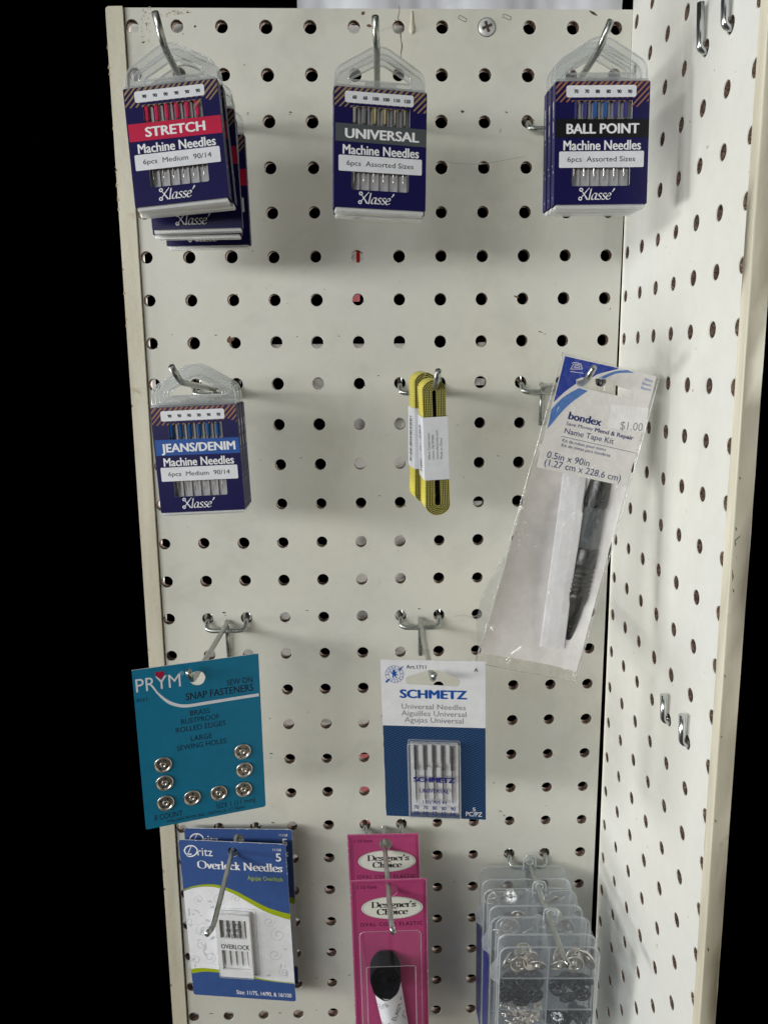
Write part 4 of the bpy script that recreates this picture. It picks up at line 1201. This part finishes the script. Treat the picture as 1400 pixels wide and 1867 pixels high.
# pale scrolls and leaves on the white ground
rs = random.Random(4)
for cx, cy, r0, dr in ((385, 710, 48, 1), (300, 890, 45, -1), (560, 700, 60, 1), (420, 970, 70, -1), (1030, 1180, 60, 1), (1060, 1010, 70, -1), (980, 900, 50, 1), (400, 1090, 50, 1), (480, 1200, 60, -1), (360, 1220, 55, 1), (1110, 1330, 46, -1), (700, 700, 40, 1)):
    pts = []
    for k in range(22):
        a = k * .42 * dr + cx; r = r0 * (1 - k / 26); pts.append((cx + r * math.cos(a), cy + r * math.sin(a) * .9))
    mb.line(FD.pts(pts), [.3 + .5 * k / 22 for k in range(22)], -.07, 'swirl_grey')
for _ in range(34):
    cx, cy = (rs.uniform(290, 520), rs.uniform(700, 1290)) if rs.random() < .6 else (rs.uniform(960, 1150), rs.uniform(900, 1370)); a = rs.uniform(0, 6.28); L = rs.uniform(14, 34)
    p = FD.pts([(cx + L * math.cos(a), cy + L * math.sin(a)), (cx + L * .4 * math.cos(a + 1.3), cy + L * .4 * math.sin(a + 1.3)), (cx - L * math.cos(a), cy - L * math.sin(a)), (cx + L * .4 * math.cos(a - 1.3), cy + L * .4 * math.sin(a - 1.3))])
    mb.flat(p, -.072 - .002 * (_ % 5), 'swirl_grey')
FD.text(mb, 'ritz', (374, 336), (500, 334), 70, -.12, 'print_white', bold=.0, space=1.02)
u, v = FD(305, 296); mb.line([FD(318, 255), FD(282, 340)], .5, -.12, 'print_white')
mb.line(FD.pts(catmull([(322, 320), (280, 322), (262, 290), (285, 256), (330, 250), (366, 276), (362, 314), (330, 338), (292, 342)], 6)), .9, -.12, 'print_white')
FD.text(mb, '11158', (1016, 282), (1088, 286), 20, -.12, 'print_white', bold=.004); FD.text(mb, '5', (1042, 372), (1090, 376), 68, -.12, 'print_white', bold=.02)
a, b = FD(376, 440), FD(1100, 470); serif(mb, 'Overlock Needles', a[0], b[0], (a[1] + b[1]) / 2, 5.9, -.12, 'print_white', .17, .06)
FD.text(mb, 'Agujas Overlock', (798, 536), (1106, 552), 36, -.12, 'lime_text', bold=.006)
FD.text(mb, 'Size: 11/75, 14/90, & 16/100', (704, 1504), (1172, 1550), 32, -.12, 'print_white', bold=.016)
for _ in range(30):
    z = rs.uniform(-hh, hh); s = rs.choice((-1, 1)); mb.flat([(s * hw, z), (s * (hw - rs.uniform(.1, .5)), z + .4), (s * hw, z + rs.uniform(.5, 1.6))], -.13, 'card_white')
for _ in range(7):
    x = rs.uniform(-hw, hw); mb.flat([(x, hh), (x + .4, hh - .4), (x + 1, hh)], -.13, 'card_white')
mb.build('card', card)
c0, c1 = FD(540, 790), FD(905, 1338)
x0, x1, z1, z0 = c0[0], c1[0] - 3.5, c0[1], c1[1]
mb = MB()
wa = [FD(563, 838), FD(860, 1010)]; wb = [FD(580, 1092), FD(874, 1275)]
h1 = [(x0 + 2.4, wa[1][1]), (x1 - 2.4, wa[1][1]), (x1 - 2.4, wa[0][1]), (x0 + 2.4, wa[0][1])]; h2 = [(x0 + 2.4, wb[1][1]), (x1 - 2.4, wb[1][1]), (x1 - 2.4, wb[0][1]), (x0 + 2.4, wb[0][1])]
mb.prism(rrect(x0, x1, z0, z1, 1.0, 3), -5.0, -3.8, 'tray_white', [h1, h2]); mb.prism(rrect(x0, x1, z0, z1, 1.0, 3), -3.0, -1.0, 'tray_white')
for (xa, xb) in ((x0, x0 + 1.6), (x1 - 1.6, x1)): mb.box(xa, xb, -3.9, -2.9, z0 + 1, z1 - 1, 'tray_white')
FD.text(mb, 'OVERLOCK', (594, 1082), (832, 1090), 36, -5.06, 'print_black', bold=.02)
for i, s in enumerate(('11 (75)', '14 (90)', '16 (100)')): FD.text(mb, s, (638, 900 + 43 * i), (762, 902 + 43 * i), 28, -5.15, 'print_black', bold=.012)
cs = mb.build('needle_case', card)
mb = MB(); o_ = rrect(x0 - 2, x1 + 3.2, z0 - 1, z1 + 1.4, 1.2, 3); mb.prism(rrect(x0 - .3, x1 + .3, z0 - .3, z1 + .3, 1, 3), -5.8, -5.5, 'blister')
n = 16; o2 = rrect(x0 - .3, x1 + .3, z0 - .3, z1 + .3, 1, 3)
mb.add([(p[0], -5.5, p[1]) for p in o2] + [(p[0], -.15, p[1]) for p in o_], [(i, (i + 1) % n, n + (i + 1) % n, n + i) for i in range(n)], 'blister', False)
mb.tube([(p[0], -.3, p[1]) for p in o_], .3, 'clear_rim', 6, closed=True); mb.tube([(p[0], -5.5, p[1]) for p in o2], .25, 'clear_rim', 6, closed=True)
mb.build('blister', card)
for k in range(5):
    xx = x0 + 3.4 + k * (x1 - x0 - 6.8) / 4
    mb = MB(); mb.tube([(xx, -3.3, wa[0][1] - .2), (xx + .1, -3.3, wa[1][1] + 1)], .85, 'needle_steel', 10)
    mb.tube([(xx + .1, -3.3, wa[1][1] + 1), (xx + .3, -3.3, wb[1][1] + 5), (xx + .3, -3.3, wb[1][1] + 2)], [.6, .45, .1], 'needle_steel', 8); mb.build('needle', cs)
dup(card, 'blue and white card of overlock needles, tucked behind the outer card', (41.0, -10.8, -563.0), -4.0, .9, -.4)

# ------------------------------------------------------------------ oval cord elastic on pink cards
CW, CH = 48.6, 150.0
FG = Face([(182, 620), (855, 572), (870, 1867), (235, 1867)], CW, 114.5)     # the part of the card inside the photo
dz = (CH - 114.5) / 2
card = thing('elastic_card', 'pink card of black cord elastic, outer of two', 'notions card', (142.4, -53, -569.2), -.73, 1.6, -1.07, 'pink elastic cards')
mb = MB()
hw = CW / 2; zt, zb = 57.25, 57.25 - CH
hc = FG(536, 686); hole = circ(hc[0], hc[1], 4.3, 24)
mb.prism(rrect(-hw, hw, zb, zt, .4, 2), 0, .6, 'pink', [hole], 'pink_edge', 'card_white')
mb.line([(-hw + .3, zb + .3), (-hw + .3, zt - .3), (hw - .3, zt - .3), (hw - .3, zb + .3)], .5, -.05, 'pink_edge')
mb.line([(-hw + 2.0, zb + 2), (-hw + 2.0, zt - 1.6), (hw - .9, zt - 1.6), (hw - .9, zb + 2)], .32, -.06, 'print_black'); mb.line([(-hw + 3.2, zb + 3), (-hw + 3.2, zt - 2.5), (hw - 1.9, zt - 2.5), (hw - 1.9, zb + 3)], .22, -.06, 'print_black')
FG.text(mb, '2 1/2 Yards', (240, 684), (415, 674), 26, -.07, 'print_black', bold=.008)
oc = FG(546, 834); rx, ry = 20.0, 8.3
for k, (m_, q) in enumerate((('print_black', 1.0), ('oval_white', .985), ('print_grey', .94), ('oval_white', .925))): mb.flat(circ(oc[0], oc[1], rx * q, 40, ry * q), -.07 - .02 * k, m_)
serif(mb, "Designer's", FG(345, 0)[0] - .6, oc[0] + 15.2, oc[1] + .4, 4.4, -.16, 'print_black', .19, .06); serif(mb, 'Choice', oc[0] - 9.6, oc[0] + 9.9, oc[1] - 4.9, 4.4, -.16, 'print_black', .19, .06)
FG.text(mb, 'OVAL CORD ELASTIC', (274, 1002), (816, 970), 30, -.07, 'print_black', bold=.012, space=1.3)
for _ in range(14):
    z = rs.uniform(zb, zt); s = rs.choice((-1, -1, 1)); mb.flat([(s * hw, z), (s * (hw - .5), z + .4), (s * hw, z + rs.uniform(.6, 2))], -.1, 'card_white')
mb.build('card', card)
mb = MB()      # blister with a stepped, rounded top
bx0, bx1 = FG(275, 1300)[0], FG(806, 1300)[0]; bt = FG(540, 1030)[1]; st_ = FG(540, 1290)[1] + 11
base = rpoly([(bx0, bt), (bx1, bt), (bx1, zb + 6), (bx0, zb + 6)], [4, 4, 2, 2]); n = len(base)
top = rpoly([(bx0 + 4.2, st_), (bx1 - 4.6, st_), (bx1 - 4.6, zb + 12), (bx0 + 4.2, zb + 12)], [1.6, 1.6, 2, 2])
mb.add([(p[0], -.12, p[1]) for p in base] + [(p[0], -16, p[1]) for p in top], [(i, (i + 1) % n, n + (i + 1) % n, n + i) for i in range(n)], 'blister', False)
mb.flat(top, -16, 'blister'); mb.tube([(p[0], -16, p[1]) for p in top], .2, 'clear_rim', 6, closed=True); mb.tube([(p[0], -.3, p[1]) for p in base], .22, 'clear_rim', 6, closed=True)
mb.build('blister', card)
# flattened skein of elastic: nested black turns, wrapped in white paper
A, B_ = FG(488, 1200), FG(600, 1867)
mb = MB(); e0 = FG(490, 1400); e0 = (e0[0] - .2, e0[1] + 8.6)
for q in range(6):
    s = 1 - q * .155; pts = []
    for k in range(40):
        a = 2 * PI * k / 40
        s = (1 - q * .155) * (1 + .035 * math.sin(3 * a + q * 1.7) + .02 * math.sin(7 * a + q))
        pts.append((e0[0] + 9.6 * s * math.cos(a) + .9 * q * .25 * math.sin(a * 2) - q * .35, -6 - (q * .7), e0[1] - 1.5 - q * 1.0 + (13.8 * s + .8 * (q % 2)) * math.sin(a)))
    W = 1.5
    V = []
    for x, y, z in pts: V += [(x, -13.5 + q * .7, z), (x, -2, z), (e0[0] + (x - e0[0]) * .90, -14.2 + q * .7 + .4 * math.sin(z * .7 + q), e0[1] + (z - e0[1]) * .91), (e0[0] + (x - e0[0]) * .90, -2, e0[1] + (z - e0[1]) * .91)]
    N = 40
    mb.add(V, [(4 * i, 4 * i + 1, 4 * ((i + 1) % N) + 1, 4 * ((i + 1) % N)) for i in range(N)] + [(4 * i, 4 * ((i + 1) % N), 4 * ((i + 1) % N) + 2, 4 * i + 2) for i in range(N)] + [(4 * i + 2, 4 * ((i + 1) % N) + 2, 4 * ((i + 1) % N) + 3, 4 * i + 3) for i in range(N)], 'elastic_black', True)
mb.prism(circ(e0[0] - 1.5, e0[1] - 3, 7.6, 20, 11), -9.5, -2.2, 'elastic_black')
mb.build('elastic_skein', card)
mb = MB(); w0, w1, w2, w3 = [(q[0], q[1] + 13.0) for q in (FG(378, 1585), FG(625, 1585), FG(680, 1900), FG(455, 1900))]
NX2, NZ2 = 12, 10; V = []
for k in range(NZ2 + 1):
    t = k / NZ2 * 1.9
    for i in range(NX2 + 1):
        a = i / NX2; x = (w0[0] * (1 - t) + w3[0] * t) * (1 - a) + (w1[0] * (1 - t) + w2[0] * t) * a; z = (w0[1] * (1 - t) + w3[1] * t) * (1 - a) + (w1[1] * (1 - t) + w2[1] * t) * a
        V.append((x, -2 - 12.2 * math.sin(PI * a) ** .5, z - 1.2 * math.sin(PI * a)))
mb.add(V, [(k * (NX2 + 1) + i, k * (NX2 + 1) + i + 1, (k + 1) * (NX2 + 1) + i + 1, (k + 1) * (NX2 + 1) + i) for k in range(NZ2) for i in range(NX2)], 'wrap_white', True)
for s, px, py, an, L in (('ELASTIC', 490, 1622, -137, 11), ('ELASTIC', 572, 1768, 58, 13), ('ELASTIC', 420, 1905, 42, 14), ('ELASTIC', 628, 1765, -70, 11), ('ELASTIC', 600, 1990, 58, 13)):
    # lettering wrapped round the paper
    u, v = FG(px, py); v += 12.0; V2, F2 = glyphs(s, 0, 0, 1); xs = [p[0] for p in V2]; k = L / (max(xs) - min(xs)); ca, sa = math.cos(math.radians(an)), math.sin(math.radians(an)); Qv = []
    for a_, b_ in V2:
        a_, b_ = (a_ - min(xs)) * k, b_ * k * 1.25; X, Z = u + a_ * ca - b_ * sa, v + a_ * sa + b_ * ca
        tt = (w0[1] - Z) / (w0[1] - w3[1]); xl, xr = w0[0] + (w3[0] - w0[0]) * tt, w1[0] + (w2[0] - w1[0]) * tt; fr = (X - xl) / (xr - xl)
        Qv.append((X, -2.12 - 12.2 * max(0, math.sin(PI * min(1, max(0, fr)))) ** .5, Z, fr, tt))
    F3 = [f_ for f_ in F2 if all(.03 < Qv[i][3] < .97 and .05 < Qv[i][4] for i in f_)]
    mb.add([q[:3] for q in Qv], F3, 'print_black')
mb.build('paper_wrap', card)
dup(card, 'pink card of black cord elastic, tucked behind the outer card', (140.6, -17, -561.4), -2.6, .8, -1.6)

# ------------------------------------------------------------------ clear boxes of loose snaps
BW, BH, BD = 59.5, 122.0, 23.5


def organizer(label, loc, yaw, pitch, roll, blue):
    root = thing('snap_box', label, 'storage box', loc, yaw, pitch, roll, 'clear compartment boxes')
    hw = BW / 2
    mb = MB()
    o_, i_ = rrect(-hw, hw, -BH, 0, 6, 6), rrect(-hw + 1.1, hw - 1.1, -BH + 1.1, -1.1, 5, 6)
    mb.prism(o_, 10.2, BD - .6, 'box_plastic', [i_], smooth=False); mb.prism(o_, BD - .6, BD, 'box_plastic')
    mb.tube([(p[0], BD - .3, p[1]) for p in o_], .36, 'box_rim', 6, closed=True); mb.tube([(p[0] * 1.012, 10.6, p[1]) for p in o_], .36, 'box_rim', 6, closed=True)
    mb.box(-.5, .5, 1.6, BD - .7, -BH + 1.2, -1.2, 'box_plastic'); mb.box(-.35, .35, 1.3, 1.7, -BH + 1.2, -1.2, 'box_rim')
    for k in range(1, 5):
        z = -k * 25.2
        for a_, b_ in ((-hw + 1.2, -.6), (.6, hw - 1.2)): mb.box(a_, b_, 1.6, BD - .7, z - .45, z + .45, 'box_plastic'); mb.box(a_, b_, 1.2, 1.7, z - .4, z + .4, 'box_rim')
    mb.build('body', root)
    mb = MB()
    o2, i2 = rrect(-hw - .5, hw + .5, -BH - .5, .5, 6.4, 6), rrect(-hw + .5, hw - .5, -BH + .5, -.5, 5.6, 6)
    mb.prism(o2, 0, 1.0, 'box_plastic'); mb.prism(o2, 1.0, 9.6, 'box_plastic', [i2])
    mb.tube([(p[0], .2, p[1]) for p in o2], .45, 'box_rim', 6, closed=True); mb.tube([(p[0], 9.4, p[1]) for p in o2], .4, 'box_rim', 6, closed=True)
    mb.build('lid', root)
    mb = MB()
    t_o = rpoly([(-.2, -2), (-.2, 9.4), (8.4, 9.4), (8.4, -2)], [.4, 4.2, 4.2, .4]); t_h = circ(4.1, 5.3, 2.5, 16)
    mb.prism(t_o, BD - 2.2, BD - .8, 'box_plastic', [t_h])
    mb.tube([(p[0], BD - 2.1, p[1]) for p in t_o], .5, 'box_rim', 6); mb.tube([(p[0], BD - 2.1, p[1]) for p in t_h], .5, 'box_rim', 6, closed=True)
    mb.build('hang_tab', root)
    mb = MB(); mb.add([(-hw - .6, 3, -31), (-hw - 5, 5, -29), (-hw - 5.4, 9, -24), (-hw - .6, 12, -20), (-hw - .6, 12, -31), (-hw - 4.6, 8, -30.5)], [(0, 1, 2, 3), (0, 1, 5), (5, 1, 2), (5, 2, 3, 4), (0, 5, 4)], 'box_rim')
    mb.build('latch', root)
    if blue:
        mb = MB(); mb.add([(-hw - 1.2, 3.5, -38), (-hw - 2.0, 22.5, -31), (-hw - 2.4, 22.5, -48), (-hw - 1.6, 22.5, -BH + 4), (-hw - .8, 3.5, -BH + 4), (-hw - 1.6, 3.5, -56)], [(0, 1, 2, 5), (5, 2, 3, 4)], 'blue_label'); mb.build('side_label', root)
    return root


boxes = [('clear box of silver and black snaps, outermost of three on its hook', (238.4, -83.2, -540.4), -2.57, 6.5, -.51, False),
         ('clear snap box with blue side label, between the outermost and innermost boxes', (237.2, -57.6, -539.6), -2.0, 4.0, -.4, True),
         ('clear snap box with blue side label, innermost and nearest the pegboard', (236.4, -32.2, -538.4), -1.5, 2.0, -.2, True)]
for b_ in boxes: organizer(*b_)


def in_box(b, x, y, z): 
    r = math.radians
    M = Matrix.Rotation(r(b[2]), 3, 'Z') @ Matrix.Rotation(r(b[3]), 3, 'X') @ Matrix.Rotation(r(b[4]), 3, 'Y')
    return Vector(b[1]) + M @ Vector((x, y, z))


def loose(proto, b, x, y, z, yaw, pitch, roll, label, group, first=[]):
    key = proto
    if key in PROTO:
        src = PROTO[key]; o = src.copy(); COL.objects.link(o)
        for ch in src.children: c = ch.copy(); COL.objects.link(c); c.parent = o
    else:
        R, m, sk = key; o = snap_mesh(R, m).build('snap'); stud_mesh(R, m, sk).build('socket' if sk else 'stud', o); PROTO[key] = o
    tag(o, label, 'snap', group); place(o, in_box(b, x, y, z), yaw, pitch, roll)
    return o


PROTO = {}
F0 = boxes[0]
# x right, y depth in the box, z down from its top; faces turned towards the viewer unless pitched
for x, y, z, ya, pi, so, lab in ((-18.4, 3.6, -11.0, 4, 6, True, 'pale ring snap facing out from the upper compartment, on top of its pile'),
                                 (-10.6, 5.4, -10.4, 14, -10, True, 'pale ring snap tucked behind the one on top of the pile'),
                                 (-6.4, 4.6, -12.6, -10, 30, False, 'domed silver snap beside the centre divider, under the pile'),
                                 (-25.0, 5.6, -10.4, 50, 12, False, 'domed silver snap standing against the outer wall of the box'),
                                 (-14, 10.4, -10.0, 10, -40, False, 'silver snap leaning at the back of the pile')):
    loose((5.9, 'nickel', so), F0, x, y, z - 4.8, ya, pi, random.uniform(0, 90), lab, 'loose silver snaps')
for x, y, z, ya, pi, so, lab in ((6.8, 4.4, -12.4, 8, 26, False, 'domed silver snap in the compartment under the hook tip'),
                                 (16.2, 3.8, -10.8, -6, 8, False, 'large silver snap facing out just past the hook tip'),
                                 (17.0, 7.6, -9.8, 10, -14, True, 'silver snap rim showing above the large one past the hook tip'),
                                 (6.0, 8.2, -10.6, 56, -8, True, 'silver snap on edge beside the centre divider'),
                                 (25.4, 6.0, -10.2, -58, 6, True, 'silver snap on edge against the far wall of the box'),
                                 (22.4, 9.4, -11.0, -36, 16, False, 'silver snap behind the one standing on edge')):
    loose((5.9, 'nickel', so), F0, x, y, z - 4.8, ya, pi, random.uniform(0, 90), lab, 'loose silver snaps')
rl = random.Random(11)
GB = 'black snap heaped in a lower compartment of the clear box'
for x, y, z, ya, pi in ((-24.5, 4.2, -28.6, 10, 6), (-15.5, 3.8, -30.2, -6, 8), (-7.2, 4.6, -28.8, 4, 4), (-22, 7, -24.6, 20, -50), (-13.5, 6.4, -23.4, 0, -58), (-6.6, 7.6, -24.2, -20, -48), (-18.0, 8.2, -27, 8, 10), (-10, 8.6, -26.4, -8, 12), (-25.6, 9, -26, 30, 0), (-17, 4.8, -26.2, 5, -36),
                        (6.2, 5, -23.6, 20, 20), (7.8, 7.4, -26.8, -14, -30), (14.0, 4.4, -29.6, 6, 20), (16.6, 6.2, -23.6, 0, 4), (22.4, 3.8, -27.8, -6, 10), (24.6, 7, -23.2, -30, 20), (12, 9, -24.4, 14, 0), (20, 9, -26, 0, -20)):
    loose((5.7, 'black_snap', rl.random() < .5), F0, x, y, -31.5 + (z + 23.2) * 1.85, ya, pi, rl.uniform(0, 90), GB, 'heaped black snaps')
for k in range(14):
    loose((3.4, 'nickel', k % 2 == 0), F0, -26 + k * 1.75 + rl.uniform(-1, 1), rl.uniform(4, 9), rl.uniform(-68, -54), rl.uniform(-40, 40), rl.uniform(-50, 50), rl.uniform(0, 90), 'tiny silver snap heaped in the lowest visible compartment', 'heaped tiny silver snaps')
for k in range(14):
    loose((4.4, 'black_snap', k % 2 == 0), F0, 4.5 + k * 1.6 + rl.uniform(-1, 1), rl.uniform(4, 9), rl.uniform(-67, -54), rl.uniform(-40, 40), rl.uniform(-50, 50), rl.uniform(0, 90), 'small black snap heaped in the lowest visible compartment', 'heaped small black snaps')
for b_, nm in ((boxes[1], 'middle'), (boxes[2], 'innermost')):
    for k in range(10):
        x = (-24 + k * 4.6 + (5 if k > 4 else 0)); x = min(25, x)
        loose((4.9, 'nickel', k % 2 == 0), b_, x, rl.uniform(5, 16), rl.uniform(-19, -11), rl.uniform(-50, 50), rl.uniform(-60, 60), rl.uniform(0, 90), f'dim silver snap seen through the {nm} clear box', f'snaps in the {nm} box')

# ------------------------------------------------------------------ stock that hangs behind the pegboard and shows through its holes


def behind(label, px0, py0, px1, py1, d, m='thin_white', stripe=None, name='backing_card'):
    a, b = at(px0, py0, -d), at(px1, py1, -d)
    x0, x1, z1, z0 = a.x, b.x, a.z, b.z
    c = Vector(((x0 + x1) / 2, d, (z0 + z1) / 2)); hw, hh = (x1 - x0) / 2, (z1 - z0) / 2
    root = thing(name, label, 'card', c)
    mb = MB(); mb.prism(rrect(-hw, hw, -hh, hh, min(1.2, hw * .4, hh * .4), 3), 0, .8, m)
    if stripe:
        mb.flat([(stripe[0], -hh + .2), (stripe[1], -hh + .2), (stripe[1], hh - .2), (stripe[0], hh - .2)], -.05, 'red_plain')
    mb.build('card', root)


behind('white card seen through the two holes at the top corner', 226, 40, 345, 66, 24)
behind('white card seen through the holes at the cracked top edge', 628, 46, 742, 70, 24)
behind('white card seen through the hole beside the red banded packs', 250, 330, 290, 398, 24)
behind('white packet with a red stripe seen through one hole', 636, 455, 668, 486, 20, stripe=(-.9, 1.5))
behind('pink scrap seen through the hole under the striped packet', 641, 532, 656, 550, 20, 'thin_pink')
behind('white card seen through the lower rims of a row of holes', 490, 628, 760, 652, 22)
behind('white label seen through the hole above the tape measures', 870, 624, 890, 640, 22)
behind('white card seen through holes beside the blue banded packs', 270, 690, 298, 930, 24)
behind('white card seen through the hole right of the jeans packs', 566, 690, 596, 716, 24)
behind('white card seen through the middle column of holes', 642, 762, 744, 862, 22)
behind('grey white pouch seen through the middle holes below', 642, 975, 744, 1135, 30)
behind('white card seen through the holes around the teal card hook', 366, 1112, 540, 1208, 24)
behind('white slip seen through the upper rims below the tape hook', 862, 690, 890, 702, 22)
behind('white slip seen through the hole under the tape measures', 862, 914, 880, 930, 22)
behind('pink card seen through the holes beside the denim card', 652, 1376, 676, 1520, 24, 'thin_pink')
behind('white card seen through a row of upper hole rims', 512, 1306, 676, 1322, 24)
behind('white card seen through the hole with a brown rim', 716, 1176, 742, 1200, 24)
behind('long white card seen through the holes beside the overlock cards', 318, 1496, 560, 1880, 26)
# pale wrapped stock standing behind, just showing over the top edge
pv = thing('plastic_wrap', 'pale blue grey plastic wrap showing over the top edge', 'plastic wrap', (196, 34, 24))
mb = MB(); V = []
for i in range(81):
    x = -104 + i * 2.5; V += [(x, 3.5 * math.sin(i * .23) + .5 * math.sin(i * 1.3), -4), (x, 3.2 * math.sin(i * .21 + 1) + .4 * math.sin(i * 1.1), 24 + 1.5 * math.sin(i * .5))]
mb.add(V, [(2 * i, 2 * i + 2, 2 * i + 3, 2 * i + 1) for i in range(80)], 'wrap_film', True)
mb.build('sheet', pv)
